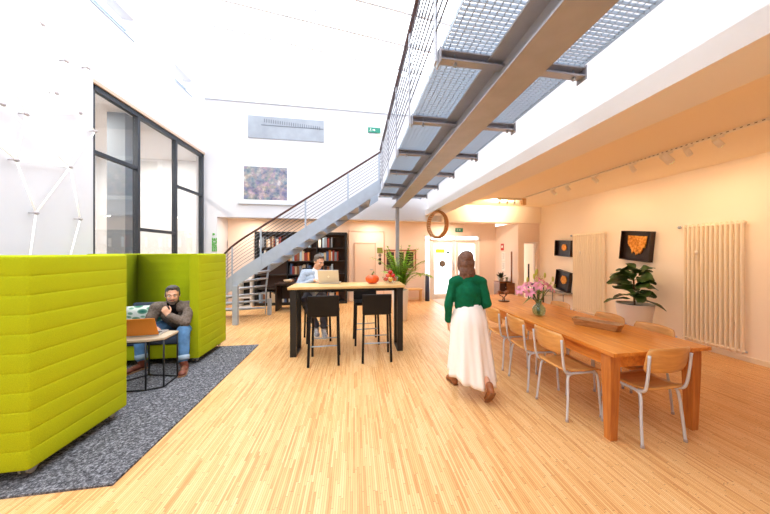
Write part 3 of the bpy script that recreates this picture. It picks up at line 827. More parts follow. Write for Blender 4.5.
def petal_ring(mb, c, axis, r, n, open_=.9):
    ax = V(axis).normalized(); u = ax.orthogonal().normalized(); w = ax.cross(u)
    for k in range(n):
        a = 2*PI*k/n; d = u*math.cos(a)+w*math.sin(a); s = ax.cross(d); rows = []
        for i in range(6):
            t = i/5; wd = r*.30*math.sin(PI*(.12+.86*t))**.8
            p = V(c)+d*(r*t*open_)+ax*(r*(.55*t-.62*t*t*t))
            rows.append([p-s*wd+ax*.006*1, p, p+s*wd+ax*.006])
        mb.grid(rows)
for h in heads:
    h = V(h)
    MB().tube(smooth_path([(h.x*.08, h.y*.08, .0), (h.x*.15, h.y*.15, .15), (h.x*.6, h.y*.6, .26), tuple(h)], 4), .004, 6).build('stem', M_STEM, bq)
    m = MB(); petal_ring(m, h, (h.x*2, h.y*2-.25, .35), .082, 6); fl = m.build('flower', M_LILY, bq)
    m = MB(); ax = V((h.x*2, h.y*2-.25, .35)).normalized()
    for k in range(5):
        q = h+ax*.05+V((random.uniform(-.02, .02), random.uniform(-.02, .02), random.uniform(-.02, .02))); m.tube([h, q], .0015, 4).ell(q, (.005, .005, .005), nu=6, nv=5)
    m.build('stamens', M_BUD, fl)
m = MB()
for (x, y, z) in ((-.07, .0, .48), (-.03, .02, .52), (-.16, .0, .44), (.10, .02, .49), (.0, .04, .54), (.2, 0, .44)):
    p = V((x, y, z)); m.tube([(x*.3, y*.3, .25), p], .003, 5); m.ell(p, (.014, .014, .036), nu=8, nv=7)
m.build('buds', M_BUD, bq)
m = MB()
def leaf(mb, base, tip, width, droop, nrm=(0, 0, 1), n=7, fold=.15):
    b, t = V(base), V(tip); d = t-b; s = d.cross(V(nrm))
    if s.length < 1e-4: s = d.cross(V((1, 0, .1)))
    s.normalize(); up = s.cross(d).normalized(); rows = []
    for i in range(n):
        a = i/(n-1); w = width*math.sin(PI*min(1, .06+.94*a)**.85)*.5 if a < 1 else .001
        p = b+d*a-V((0, 0, droop*a*a)); rows.append([p-s*w+up*w*fold, p, p+s*w+up*w*fold])
    mb.grid(rows)
for k in range(9):
    a = 2*PI*k/9+.3; l = random.uniform(.12, .22)
    z = random.uniform(.2, .3); leaf(m, (0, 0, z), (l*math.cos(a), l*math.sin(a), z+random.uniform(.0, .12)), .03, .05)
leaf(m, (.05, 0, .33), (.30, -.02, .27), .035, .03)
leaf(m, (-.05, 0, .25), (-.24, -.02, .16), .035, .03)
m.build('leaves', M_LEAF2, bq)
cn = thing('candle_holder', 'small dark wire candle holder at the far end of the dining table', 'candle holder', (2.42, 4.35, TZ))
MB().lathe([(.085, 0), (.09, .006), (.088, .012), (.02, .012)], n=20).build('base_plate', mat('dark_bronze', (88, 46, 28), .4, .4), cn)
m = MB()
for k in range(3):
    a = 2*PI*k/3+.4; m.tube(smooth_path([(.02*math.cos(a), .02*math.sin(a), .012), (.015*math.cos(a), .015*math.sin(a), .07), (.07*math.cos(a), .07*math.sin(a), .10), (.075*math.cos(a), .075*math.sin(a), .14)], 4), .007, 7)
m.build('arms', mat('dark_bronze', (88, 46, 28), .4, .4), cn)
for k in range(3):
    a = 2*PI*k/3+.4; MB().lathe([(.026, .135), (.03, .17), (.024, .17), (.02, .14)], (.075*math.cos(a), .075*math.sin(a), 0), 14).build('cup', mat('amber_cup', (150, 84, 40), .35), cn)

# ------------------------------------------------------------------ radiators, art boxes, planter on the right wall
def radiator(label, y0, y1, n):
    t = thing('column_radiator', label, 'radiator', (XR, (y0+y1)/2, 0)); W = (y1-y0)
    z0, z1, x = .11, 2.01, -.075
    for k in range(n):
        y = -W/2+W*(k+.5)/n; h = W/n*.27
        pts = [(x, y, z0+.05), (x, y, z1-.05)]
        m = MB(); sec = [(math.cos(2*PI*i/12), math.sin(2*PI*i/12)) for i in range(12)]
        rows = [[(x+.034*a*s, y+h*b*s, z) for a, b in sec] for z, s in ((z0, .55), (z0+.025, .95), (z0+.05, 1), (z1-.05, 1), (z1-.025, .95), (z1, .55))]
        m.grid(rows, True, True); m.f += [tuple(range(12)), tuple(range(60, 72))]; m.sm += [False]*2
        m.build('radiator_column', M_RAD, t)
    for z in (z0+.035, z1-.035): MB().tube([(x-.0, -W/2-.005, z), (x, W/2+.005, z)], .021, 10).build('header', M_RAD, t)
    m = MB()
    for y in (-W*.3, W*.3):
        for z in (.5, 1.7): m.box(x, -.001, y-.015, y+.015, z-.02, z+.02)
    m.build('wall_bracket', M_RAD, t)
    MB().tube([(x, W/2, z1-.035), (x, W/2+.06, z1-.035), (-.002, W/2+.06, z1-.035)], .012).ell((x, W/2+.05, z1-.035), (.026, .03, .026)).build('valve', M_GALV, t)
    MB().tube([(x, -W/2, z0+.035), (x, -W/2-.02, z0+.035)], .014).build('vent_cap', M_GALV, t)
    v = MB().ell((x-.035, W*.22, 1.56), (.02, .025, .035)).tube([(x-.02, W*.22, 1.56), (x-.04, W*.22, 1.45)], .006).build('thermostat', M_LAMPW, t)
radiator('tall cream column radiator on the right wall nearest the camera', 3.13, 3.91, 13)
radiator('tall cream column radiator on the right wall beyond the leafy plant', 5.42, 6.36, 14)
def artbox(label, y, z, w, h, tilt, gold, d=.11):
    t = thing('art_box', label, 'wall art', (XR-.002, y, z))
    R = Matrix.Rotation(tilt, 3, 'X')
    def P(x, a, b): q = R @ V((0, a, b)); return (x, q.y, q.z)
    m = MB(); th = .012
    for (a0, a1, b0, b1) in ((-w/2, w/2, -h/2, -h/2+th), (-w/2, w/2, h/2-th, h/2), (-w/2, -w/2+th, -h/2, h/2), (w/2-th, w/2, -h/2, h/2)):
        m.obox(P(-d/2, (a0+a1)/2, (b0+b1)/2), V((d/2, 0, 0)), R @ V((0, (a1-a0)/2, 0)), R @ V((0, 0, (b1-b0)/2)))
    m.obox(P(-.02, 0, 0), V((.015, 0, 0)), R @ V((0, w/2, 0)), R @ V((0, 0, h/2)))
    m.build('box', M_DARKBOX, t)
    if gold == 'drip':
        top = .34*h; pts = []
        N = 22
        for i in range(N+1): pts.append((-.32*w+.64*w*i/N, top))
        random.seed(5)
        for i in range(N+1):
            u = 1-2*i/N; pts.append((.32*w*u*(.95), -.33*h+.30*h*u*u+random.uniform(0, .14)*h))
        m = MB().prism([P(-.036, a, b) for a, b in pts], (-.02, 0, 0))
    else:
        m = MB().prism([P(-.036, a, b) for a, b in [(.21*h*math.cos(t*PI/9)*(1+.12*math.sin(3*t)), .05*h+.21*h*math.sin(t*PI/9)*(1+.1*math.cos(2.3*t))) for t in range(18)]], (-.018, 0, 0))
    m.build('gold_relief', M_GOLD, t)
artbox('largest black box picture with a ragged gold patch, above the leafy plant', 4.73, 1.68, .60, .58, .10, 'drip')
artbox('small black box picture with a gold disc, hung left of the far radiator', 6.70, 1.66, .58, .42, .06, 'disc')
artbox('small dark brown box picture with a gold disc, standing over the little wall table', 6.72, .80, .50, .52, .16, 'disc')
cs = thing('wall_table', 'little thin-legged table against the right wall under the brown box picture', 'table', (5.33, 6.80, 0))
MB().box(-.16, .168, -.42, .42, .485, .51).build('table_top', mat('grey_table_top', (150, 146, 142), .5), cs, .003)
for x in (-.15, .155):
    for y in (-.40, .40): MB().tube([(x, y, 0), (x, y, .488)], .008).build('leg', M_BLACK, cs)

pp = thing('potted_fiddle_leaf_fig', 'broad-leaved fig in a large white planter by the right wall', 'potted plant', (5.05, 4.42, 0))
MB().lathe([(.20, 0), (.215, .01), (.26, .4), (.285, .60), (.29, .62), (.27, .62), (.262, .57), (.0, .565)], n=32).build('planter', M_POT, pp)
MB().lathe([(.262, .56), (.1, .585), (.0, .59)], n=20).build('soil', M_SOIL, pp)
MB().tube(smooth_path([(0, 0, .55), (.01, .02, .8), (-.02, 0, 1.0), (-.01, .02, 1.25)], 4), [.016]*9+[.012]*4).build('stem', M_BARK, pp)
random.seed(11); m = MB()
def big_leaf(mb, b, az, el, L, W, roll=0.):
    d = V((math.cos(az)*math.cos(el), math.sin(az)*math.cos(el), math.sin(el))); s = V((-math.sin(az), math.cos(az), 0)); Q = Matrix.Rotation(roll, 3, d); s = Q @ s; up = s.cross(d)*-1; rows = []
    n = 9
    for i in range(n):
        a = i/(n-1); w = W*.5*(math.sin(PI*a**1.25)**.7)*(.78+.3*a) if 0 < a < 1 else .004
        p = V(b)+d*(L*a)-V((0, 0, L*.32*a*a)); wav = .018*math.sin(a*9)
        rows.append([p-s*w+up*(w*.16+wav), p-s*w*.5+up*(w*.1), p-up*.004, p+s*w*.5+up*(w*.1), p+s*w+up*(w*.16-wav)])
    mb.grid(rows)
for k in range(40):
    q = (k % 40)/39; h = .68+.56*q; az = k*2.4+random.uniform(-.3, .3); L = (.40-.13*q)*random.uniform(.85, 1.15)
    r0 = .06
    if math.cos(az) > .2: L = min(L, .27)
    big_leaf(m, (r0*math.cos(az), r0*math.sin(az), h), az, random.uniform(-.1, .8)+.5*q**2, L, L*.74, random.uniform(-.9, .9))
m.build('foliage', M_FIDDLE, pp)

# areca palm by the bar table
pl = thing('potted_palm', 'feathery yellow-green palm in a tall white planter behind the bar table', 'potted plant', (1.02, 6.45, 0))
MB().lathe([(.15, 0), (.16, .01), (.19, .68), (.19, .70), (.175, .70), (.17, .64), (0, .63)], n=4 if False else 28).build('planter', M_POT, pl)
MB().lathe([(.17, .63), (.05, .655), (0, .66)], n=16).build('soil', M_SOIL, pl)
random.seed(21); m = MB(); ms = MB()
for k in range(40):
    az = k*2.399; L = random.uniform(.62, 1.18); lean = random.uniform(.10, .68)
    if k in (3, 9): L, lean, az = .95, .95, .1+.5*(k == 9)
    pts = [V((.03*math.cos(az), .03*math.sin(az), .64))]
    for i in range(8):
        a = lean*.5+lean*1.7*(i/7)**1.5
        pts.append(pts[-1]+V((math.cos(az)*math.sin(a), math.sin(az)*math.sin(a), math.cos(a)))*(L/8))
    ms.tube(pts, [.007-.0006*i for i in range(9)], 5)
    for i in range(2, 9):
        d = (pts[i]-pts[i-1]).normalized(); s = d.cross(V((0, 0, 1))).normalized()
        for q in (0, .5):
            p = pts[i-1].lerp(pts[i], q)
            for sg in (-1, 1):
                ll = .19*(1-.35*abs(i-4.5)/4.5)*random.uniform(.85, 1.15)
                leaf(m, p, p+d*ll*.65+s*sg*ll*.75, .042, ll*.35, n=5)
m.build('fronds', M_PALM, pl); ms.build('stems', M_STEM, pl)

# ------------------------------------------------------------------ ceiling track and its lamps
tk = thing('ceiling_track', 'dotted white lamp track along the alcove ceiling', 'track', (4.1, 4.2, 2.91))
MB().box(-.018, .018, -5.4, 2.2, -.028, -.001).build('rail', M_LAMPW, tk)
m = MB()
for k in range(130): m.box(-.019, -.017, -5.3+k*.057, -5.3+k*.057+.022, -.02, -.012)
m.build('contact_slots', mat('dark_slot', (88, 62, 44), .6), tk)
YS = [5.35, 4.95, 4.30, 3.62, 3.15, 2.90, 2.60]
wh = ['the farthest along the ceiling track', 'second from the far end of the ceiling track', 'third from the far end of the ceiling track', 'in the middle of the ceiling track', 'the largest one on the ceiling track', 'just before the last in view on the ceiling track', 'nearest the camera on the ceiling track']
M_BULB = mat('lit_lamp_face', (255, 214, 150), .4, emit=6.)
for i, (y, w) in enumerate(zip(YS, wh)):
    s = 1.5 if i == 4 else 1.
    o = thing('spotlight', 'small white spotlight, ' + w, 'spotlight', (4.1, y, 2.882), 0, 'spotlights on the ceiling track')
    MB().box(-.016, .016, -.05*s, .05*s, -.022, 0).build('adapter', M_LAMPW, o)
    MB().tube([(0, 0, -.02), (0, 0, -.06)], .007).build('arm', M_LAMPW, o)
    d = V((.75, .15 if i % 2 else -.1, -.6)).normalized(); c = V((0, 0, -.07))
    u = d.orthogonal().normalized(); wv = d.cross(u)
    m = MB(); m.tube([c-d*.05*s, c-d*.045*s, c+d*.055*s], [.018*s, .03*s, .033*s], 14).build('head', M_LAMPW, o)
    MB().tube([c+d*.0555*s, c+d*.058*s], .028*s, 14).build('lens', M_BULB, o)
    ld = bpy.data.lights.new('spot', 'SPOT'); ld.energy = 16*s*(.6 if i > 4 else 1); ld.color = (1, .72, .44); ld.spot_size = 1.9; ld.spot_blend = .8; ld.shadow_soft_size = .06
    lo = bpy.data.objects.new('spot_beam', ld); COL.objects.link(lo); lo.parent = o
    lo.location = c+d*.075*s; lo.rotation_euler = d.to_track_quat('-Z', 'Y').to_euler()
ft = thing('ceiling_lamp_bar', 'white ceiling fitting with small lamps and a beige end box near the entrance', 'ceiling lamp', (3.95, 6.6, 2.91))
MB().box(-.45, .2, -.03, .03, -.04, -.001).build('bar', M_LAMPW, ft)
for k in range(3): MB().tube([(-.38+k*.2, 0, -.04), (-.38+k*.2, .0, -.10), (-.38+k*.2, .04, -.12)], [.008, .02, .03], 12).build('lamp_head', M_LAMPW, ft)
for k in range(3):
    ld = bpy.data.lights.new('spot', 'SPOT'); ld.energy = 50; ld.color = (1, .80, .55); ld.spot_size = 2.2; ld.spot_blend = .9; ld.shadow_soft_size = .05
    lo = bpy.data.objects.new('spot_beam', ld); COL.objects.link(lo); lo.parent = ft; lo.location = (-.38+k*.2, .05, -.12); lo.rotation_euler = V((0, .9, .25)).to_track_quat('-Z', 'Y').to_euler()
MB().box(.2, .30, -.06, .06, -.16, -.001).build('end_box', mat('beige_box', (222, 176, 120), .6), ft)

# ------------------------------------------------------------------ rear zone under the gallery
bk = thing('bookcase', 'wide black-framed bookcase behind the man in grey at the bar table', 'bookcase', (-1.55, 9.02, 0))
BW, BH, BD = 2.62, 2.16, .34
m = MB(); m.box(-BW/2, -BW/2+.07, -BD/2, BD/2, 0, BH); m.box(BW/2-.07, BW/2, -BD/2, BD/2, 0, BH); m.box(-BW/2+.07, BW/2-.07, -BD/2, BD/2, BH-.08, BH); m.box(-BW/2+.07, BW/2-.07, -BD/2, BD/2, 0, .08)
m.build('case', M_BLACK, bk, .003)
MB().box(-BW/2+.07, BW/2-.07, BD/2-.02, BD/2-.002, .08, BH-.08).build('back_board', mat('brown_back_board', (86, 60, 48), .7), bk)
SHZ = [.08, .50, .90, 1.30, 1.70]
for z in SHZ[1:]: MB().box(-BW/2+.07, BW/2-.07, -BD/2+.02, BD/2-.02, z-.025, z).build('shelf', mat('dark_shelf', (52, 40, 34), .5), bk)
for x in (-.42, .42): MB().box(x-.015, x+.015, -BD/2+.02, BD/2-.02, .08, BH-.08).build('upright', M_BLACK, bk)
random.seed(4)
cols = [('grey', (120, 128, 140)), ('pale blue', (160, 184, 204)), ('brown', (128, 82, 54)), ('white', (228, 222, 214)), ('dark red', (140, 54, 46)), ('black', (42, 40, 44)), ('orange', (206, 124, 62)), ('blue', (74, 98, 138)), ('beige', (206, 182, 148))]
BM = [mat('book_'+c.replace(' ', '_'), rgb, .6) for c, rgb in cols]
on = ['first', 'second', 'third', 'fourth', 'fifth', 'sixth', 'seventh', 'eighth', 'ninth', 'tenth', 'eleventh', 'twelfth', 'thirteenth', 'fourteenth', 'fifteenth', 'sixteenth', 'seventeenth', 'eighteenth']
sh = ['bottom', 'second', 'third', 'fourth', 'top']; by = ['left', 'middle', 'right']
for r, z in enumerate(SHZ):
    for c, (xa, xb) in enumerate(((-1.22, -.46), (-.40, .40), (.46, 1.22))):
        if (r, c) in ((1, 0), (2, 0)): continue
        x = xa+random.uniform(0, .04); n = 0
        top = xb-random.choice((.05, .2, .35))
        while x < top and n < 18:
            w = random.uniform(.035, .075); h = random.uniform(.22, .33); k = random.randrange(9)
            o = thing('book', f'{cols[k][0]} book, {on[n]} from the left in the {by[c]} bay of the {sh[r]} bookcase shelf', 'book', (-1.55+x+w/2, 9.0, z+.001), 0, 'books in the black bookcase')
            d = random.uniform(.17, .22)
            b = MB().box(-w/2, -w/2+.004, -d/2, d/2, 0, h).box(w/2-.004, w/2, -d/2, d/2, 0, h).box(-w/2, w/2, -d/2, -d/2+.005, 0, h)
            b.build('cover', BM[k], o); MB().box(-w/2+.004, w/2-.004, -d/2+.005, d/2-.006, .004, h-.005).build('pages', M_PAPER, o)
            x += w+.002; n += 1
# dark desk left of the bookcase, small monitor and bowl on it
dk = thing('desk', 'dark desk behind the stair foot, left of the seated man in grey', 'desk', (-1.55, 8.25, 0))
MB().box(-.55, .55, -.3, .3, .68, .72).build('desk_top', mat('dark_desk_top', (46, 30, 26), .45), dk, .003)
for x in (-.5, .5): MB().box(x-.02, x+.02, -.27, .27, 0, .68).build('side_panel', mat('dark_desk_top', (46, 30, 26), .45), dk)
MB().box(-.48, .48, .22, .24, .25, .68).build('modesty_panel', mat('dark_desk_top', (46, 30, 26), .45), dk)
mo = thing('monitor', 'small dark screen on the desk left of the bookcase', 'monitor', (-1.22, 8.3, .72))
MB().box(-.22, .22, -.012, .012, .10, .40).build('screen', M_BLACK, mo, .004); MB().box(-.02, .02, .0, .02, .01, .2).build('stand', M_BLACK, mo); MB().box(-.1, .1, -.07, .07, 0, .01).build('foot', M_BLACK, mo)
bo = thing('bowl', 'small pale bowl on the dark desk by the stairs', 'bowl', (-1.78, 8.14, .72))
MB().lathe([(.05, 0), (.10, .05), (.12, .09), (.112, .09), (.09, .05), (0, .015)], n=20).build('bowl', mat('pale_ceramic', (226, 202, 172), .4), bo)
cbx = thing('low_shelf', 'low white shelf unit with dark open compartments behind the stair treads', 'shelf', (-3.06, 8.85, 0))
MB().box(-.16, -.14, -.18, .18, 0, .82).box(.14, .16, -.18, .18, 0, .82).box(-.14, .14, -.18, .18, .8, .82).box(-.14, .14, -.18, .18, 0, .02).box(-.14, .14, -.18, .18, .26, .28).box(-.14, .14, -.18, .18, .53, .55).build('case', M_PAPER, cbx)
MB().box(-.14, .14, .16, .175, .02, .8).build('back', M_BLACK, cbx)
# small plaques and picture on the rear wall
pq = thing('green_plaque', 'square green plaque on the rear wall right of the beige cupboard door', 'plaque', (.79, YR, 1.62))
MB().box(-.09, .09, -.02, -.001, -.09, .09).build('plate', mat('plaque_green', (128, 138, 66), .5), pq, .003)
for i, (z, w) in enumerate(((1.46, 'uppermost'), (1.33, 'middle'), (1.20, 'lowest'))):
    o = thing('small_plaque', f'{w} of three small dark round plaques under the green plaque', 'plaque', (.79, YR, z), 0, 'round plaques on the rear wall')
    MB().tube([(0, -.001, 0), (0, -.02, 0)], .05, 16).build('disc', mat('plaque_grey', (126, 118, 108), .5) if i == 0 else mat('plaque_dark', (52, 48, 40), .5), o)
pc = thing('framed_triptych', 'red-brown framed picture with dark panels on the rear wall behind the palm', 'picture', (1.45, YR, 1.30))
m = MB(); m.box(-.53, .53, -.03, -.001, .31, .34).box(-.53, .53, -.03, -.001, -.34, -.31).box(-.53, -.50, -.03, -.001, -.31, .31).box(.50, .53, -.03, -.001, -.31, .31)
m.build('frame', mat('red_brown_frame', (158, 82, 58), .5), pc)
MB().box(-.5, .5, -.012, -.001, -.31, .31).build('mount', mat('rose_mount', (228, 190, 166), .7), pc)
for x in (-.32, .0, .32): MB().box(x-.12, x+.12, -.016, -.012, -.26, .26).build('panel', mat('dark_panel', (62, 46, 40), .5, var=.5, vscale=9.), pc)
# stickers on the doors
o = tag(MB().box(-.17, .17, -.004, 0, -.07, .07).build('door_sticker', mat('yellow_sticker', (232, 224, 70), .5)), 'yellow sticker high on the left entrance door pane', 'sticker'); o.location = (2.82, YR+.044, 1.60)
o = tag(MB().tube([(0, -.004, 0), (0, 0, 0)], .05, 18).build('door_sticker', mat('dark_green_sticker', (58, 92, 78), .5)), 'small round dark green sticker right of the yellow one on the entrance door', 'sticker'); o.location = (3.10, YR+.044, 1.55)
o = tag(MB().tube([(0, -.004, 0), (0, 0, 0)], .115, 24).build('door_sticker', mat('grey_round_sticker', (120, 108, 96), .5, var=.5, vscale=24.)), 'large round grey sticker in the middle of the left entrance door', 'sticker'); o.location = (2.90, YR+.044, 1.17)
tag(MB().box(2.5, 4.2, 7.95, 9.15, 0, .012).build('door_mat', mat('pale_door_mat', (206, 190, 176), .95, var=.15, vscale=60.)), 'pale mat lying inside the entrance doors', 'mat')
kb = thing('low_bench', 'low pale wooden bench by the wall left of the entrance doors', 'bench', (1.80, 8.9, 0))
MB().box(-.30, .30, -.16, .16, .36, .40).build('seat', M_BARTOP, kb, .003)
for x in (-.26, .26): MB().box(x-.015, x+.015, -.14, .14, 0, .36).build('leg', M_BARTOP, kb)
us = thing('umbrella_stand', 'slim dark blue upright stand beside the left door post', 'stand', (2.28, 8.86, 0))
MB().lathe([(.07, 0), (.075, .01), (.065, .82), (.055, .82), (.05, .1), (0, .09)], n=18).build('cylinder', mat('ink_blue', (36, 40, 66), .4), us)
# side wall: fire sign, notice sheets, plant cabinet, pole
fs = thing('fire_sign', 'small red fire sign on the side wall right of the entrance', 'sign', (4.8, 8.72, 1.73))
MB().box(-.012, -.001, -.09, .09, -.11, .11).build('plate', M_RED, fs)
MB().box(-.014, -.012, -.05, .05, -.03, .05).build('flame_mark', M_PAPER, fs)
for i, (z, w) in enumerate(((1.42, 'upper'), (1.10, 'lower'))):
    o = thing('notice_sheet', f'{w} of two white notice sheets on the side wall under the red fire sign', 'notice', (4.8, 8.66, z), 0, 'notice sheets')
    MB().box(-.004, -.001, -.105, .105, -.145, .145).build('sheet', M_PAPER, o)
    m = MB()
    for k in range(7): m.box(-.0048, -.004, -.08, .08-.03*(k % 3), .1-k*.03, .108-k*.03)
    m.build('print_lines', mat('print_grey', (150, 142, 138), .7), o)
cb = thing('plant_cabinet', 'small dark wooden cabinet with plants on top, left of the narrow corner glass door', 'cabinet', (4.55, 8.25, 0))
MB().box(-.2, .2, -.17, .17, 0, .04).box(-.2, -.18, -.17, .17, .04, .62).box(.18, .2, -.17, .17, .04, .62).box(-.18, .18, .15, .17, .04, .62).box(-.2, .2, -.17, .17, .62, .65).box(-.18, .18, -.16, .15, .32, .34).build('case', M_BROWNW, cb)
dr = MB().box(-.175, .175, -.168, -.15, .36, .60).build('drawer', mat('dark_drawer', (70, 40, 30), .5), cb); MB().ell((0, -.178, .48), (.015, .012, .015)).build('knob', M_GALV, dr)
dd = MB().box(-.175, .175, -.168, -.15, .06, .31).build('door', mat('dark_drawer', (70, 40, 30), .5), cb); MB().ell((.13, -.178, .2), (.015, .012, .015)).build('knob', M_GALV, dd)
def small_plant(label, loc, s, m_l, seed):
    o = thing('small_potted_plant', label, 'potted plant', loc); random.seed(seed)
    MB().lathe([(.055*s, 0), (.075*s, .1*s), (.068*s, .1*s), (.06*s, .085*s), (0, .084*s)], n=18).build('pot', mat('grey_pot', (186, 178, 170), .6), o)
    m = MB()
    for k in range(26):
        a = k*2.4; e = random.uniform(.1, 1.3); l = random.uniform(.12, .24)*s
        b = V((0, 0, .09*s)); leaf(m, b, b+V((math.cos(a)*math.cos(e), math.sin(a)*math.cos(e), math.sin(e)))*l, .06*s, .03*s)
    m.build('foliage', m_l, o)
small_plant('bushy dark green plant on the small wooden cabinet', (4.46, 8.2, .65), 1.15, mat('deep_leaf', (48, 66, 44), .5, var=.3), 2)
small_plant('little pale plant at the right edge of the small wooden cabinet', (4.70, 8.28, .65), .55, mat('pale_leaf', (150, 150, 96), .5, var=.3), 3)
pr = thing('wooden_pole', 'tall thin brown pole leaning in the corner beside the plant cabinet', 'pole', (4.70, 7.98, 0))
MB().box(-.16, .16, -.0, .03, .0, .62).build('foot_board', M_BROWNW, pr)
MB().box(-.02, .02, -.0, .03, .62, 1.58).build('pole', M_BROWNW, pr, .003)
stq = thing('metal_stool', 'thin black stool standing before the corner glass door', 'stool', (5.14, 7.45, 0))
MB().box(-.17, .17, -.15, .15, .62, .65).build('seat', M_BLACK, stq)
for x in (-.15, .15):
    for y in (-.13, .13): MB().box(x-.011, x+.011, y-.011, y+.011, 0, .62).build('leg', M_BLACK, stq)
MB().box(-.15, .15, -.138, -.122, .2, .22).box(-.15, .15, -.138, -.122, .42, .44).build('stretcher', M_BLACK, stq)
MB().box(-.17, -.135, .10, .13, .65, 1.22).build('back_post', M_BLACK, stq)
# wooden ring hung under the end of the beam
rg = thing('hanging_ring', 'rough wooden ring hanging under the rear end of the white beam', 'hanging ornament', (2.02, 6.85, 2.245), math.radians(-58))
rows = []
for i in range(49):
    a = 2*PI*i/48; r = .30; row = []
    for k in range(10):
        b = 2*PI*k/10; rr = .030*(1+.22*noise.noise((3*math.cos(a), 3*math.sin(a), b)))
        row.append(((r+rr*math.cos(b))*math.cos(a), rr*2.3*math.sin(b), (r+rr*math.cos(b))*1.08*math.sin(a)))
    rows.append(row)
MB().grid(rows, True, True).build('ring', wood('bark_ring', (120, 66, 30), (232, 170, 108), (14., 14., 14.), .7), rg)
m = MB()
for i in range(30):
    a = 2*PI*i/30; m.tube([(.271*math.cos(a), -.06, .293*math.sin(a)), (.268*math.cos(a), .06, .290*math.sin(a))], .006, 5)
m.build('pale_lashing', mat('pale_twine', (230, 202, 166), .8), rg)
MB().tube([(0, 0, .335), (0, 0, .355)], .008).build('hook', M_GALV, rg)

# unseen lamps added to light the space under the gallery; meeting room lamps
def downlight(label, x, y, z, e, cl=(1, .74, .46), grp=None):
    o = thing('ceiling_lamp', label, 'ceiling lamp', (x, y, z), 0, grp)
    MB().lathe([(.10, -.03), (.11, -.001), (.105, 0)], n=24).build('housing', M_LAMPW, o)
    MB().lathe([(.09, -.034), (.09, -.0305)], n=24).build('diffuser', M_BULB, o)
    ld = bpy.data.lights.new('lamp', 'AREA'); ld.shape = 'DISK'; ld.size = .18; ld.energy = e; ld.color = cl
    lo = bpy.data.objects.new('lamp_light', ld); COL.objects.link(lo); lo.parent = o; lo.location = (0, 0, -.04)
for x, w in ((-2.9, 'above the stair foot'), (-1.2, 'above the bookcase'), (.5, 'above the cupboard door'), (2.9, 'inside the entrance doors')):
    downlight('added flat round lamp in the gallery soffit ' + w, x, 8.6, 2.545, 17, (1, .86, .72), 'added gallery soffit lamps')
for y, w in ((4.2, 'near'), (6.0, 'middle'), (7.9, 'far')):
    downlight(f'flat round lamp on the meeting room ceiling behind the tall window, the {w} one', -5.3, y, 4.195, 85, (1, .93, .84), 'meeting room lamps')

# ------------------------------------------------------------------ people
def grown(mb, name, m, parent, base, voxel=.009, smooth=6, wrinkle=0., wfreq=14.):
    """one continuous skin over overlapping rounded volumes"""
    tmp = MB(); b = V(base); tmp.v = [tuple(V(p)-b) for p in mb.v]; tmp.f = mb.f; tmp.sm = mb.sm
    o = tmp.build(name+'_tmp', m)
    r = o.modifiers.new('r', 'REMESH'); r.mode = 'VOXEL'; r.voxel_size = voxel; r.use_smooth_shade = True
    if smooth:
        s = o.modifiers.new('s', 'SMOOTH'); s.factor = .5; s.iterations = smooth
    dg = bpy.context.evaluated_depsgraph_get(); dg.update()
    me = bpy.data.meshes.new_from_object(o.evaluated_get(dg)); me.name = name
    bpy.data.objects.remove(o)
    if wrinkle:
        me.update(); ns = [v.normal.copy() for v in me.vertices]
        for v, n in zip(me.vertices, ns):
            q = v.co*wfreq; v.co += n*wrinkle*(noise.noise(q)+.5*noise.noise(q*2.1))
    me.polygons.foreach_set('use_smooth', [True]*len(me.polygons))
    if not me.materials: me.materials.append(m)
    n = bpy.data.objects.new(name, me); COL.objects.link(n); n.parent = parent
    return n
def frame(F, U=(0, 0, 1)):
    F = V(F).normalized(); U = V(U); R = F.cross(U).normalized(); U = R.cross(F).normalized(); return F, U, R
def head(mb, C, F, U, R, s=1.):
    B = Matrix((R, F, U)).transposed()
    E = lambda f, u, r, rad: mb.ell(C+(F*f+U*u+R*r)*s, tuple(k*s for k in rad), B)
    E(-.014, .030, 0, (.074, .094, .086)); E(.022, -.030, 0, (.060, .066, .082)); E(.052, -.095, 0, (.026, .024, .020)); E(.016, -.066, 0, (.055, .058, .044))
    mb.cap(C+(F*.083+U*.018)*s, C+(F*.103-U*.026)*s, .009*s, .0135*s)
    for q in (-1, 1):
        mb.ell(C+(F*.094-U*.030+R*.012*q)*s, (.010*s,)*3)
        mb.cap(C+(F*.080+U*.026+R*.012*q)*s, C+(F*.070+U*.024+R*.042*q)*s, .011*s, .010*s)
        E(.062, -.022, .038*q, (.022, .020, .022)); E(-.008, -.004, .073*q, (.010, .019, .032))
    mb.cap(C+(F*.083-U*.056+R*.016)*s, C+(F*.083-U*.056-R*.016)*s, .009*s, .009*s)
def face_parts(parent, base, C, F, U, R, s, brow):
    b = V(base)
    for q in (-1, 1):
        e = MB().ell(C+(F*.0735+U*.003+R*.030*q)*s-b, (.0125*s,)*3).build('eye', M_EYE, parent)
        MB().ell(C+(F*.0828+U*.002+R*.030*q)*s-b, (.0055*s,)*3).build('iris', M_PUPIL, e)
        MB().tube([C+(F*.0915+U*.022+R*.014*q)*s-b, C+(F*.088+U*.029+R*.030*q)*s-b, C+(F*.074+U*.024+R*.050*q)*s-b], [.004*s, .0045*s, .002*s], 6).build('eyebrow', brow, parent)
    MB().tube([C+(F*.083-U*.055+R*.024)*s-b, C+(F*.0945-U*.053+R*.008)*s-b, C+(F*.0945-U*.053-R*.008)*s-b, C+(F*.083-U*.055-R*.024)*s-b], [.002*s, .005*s, .005*s, .002*s], 6).build('lips', M_LIP, parent)
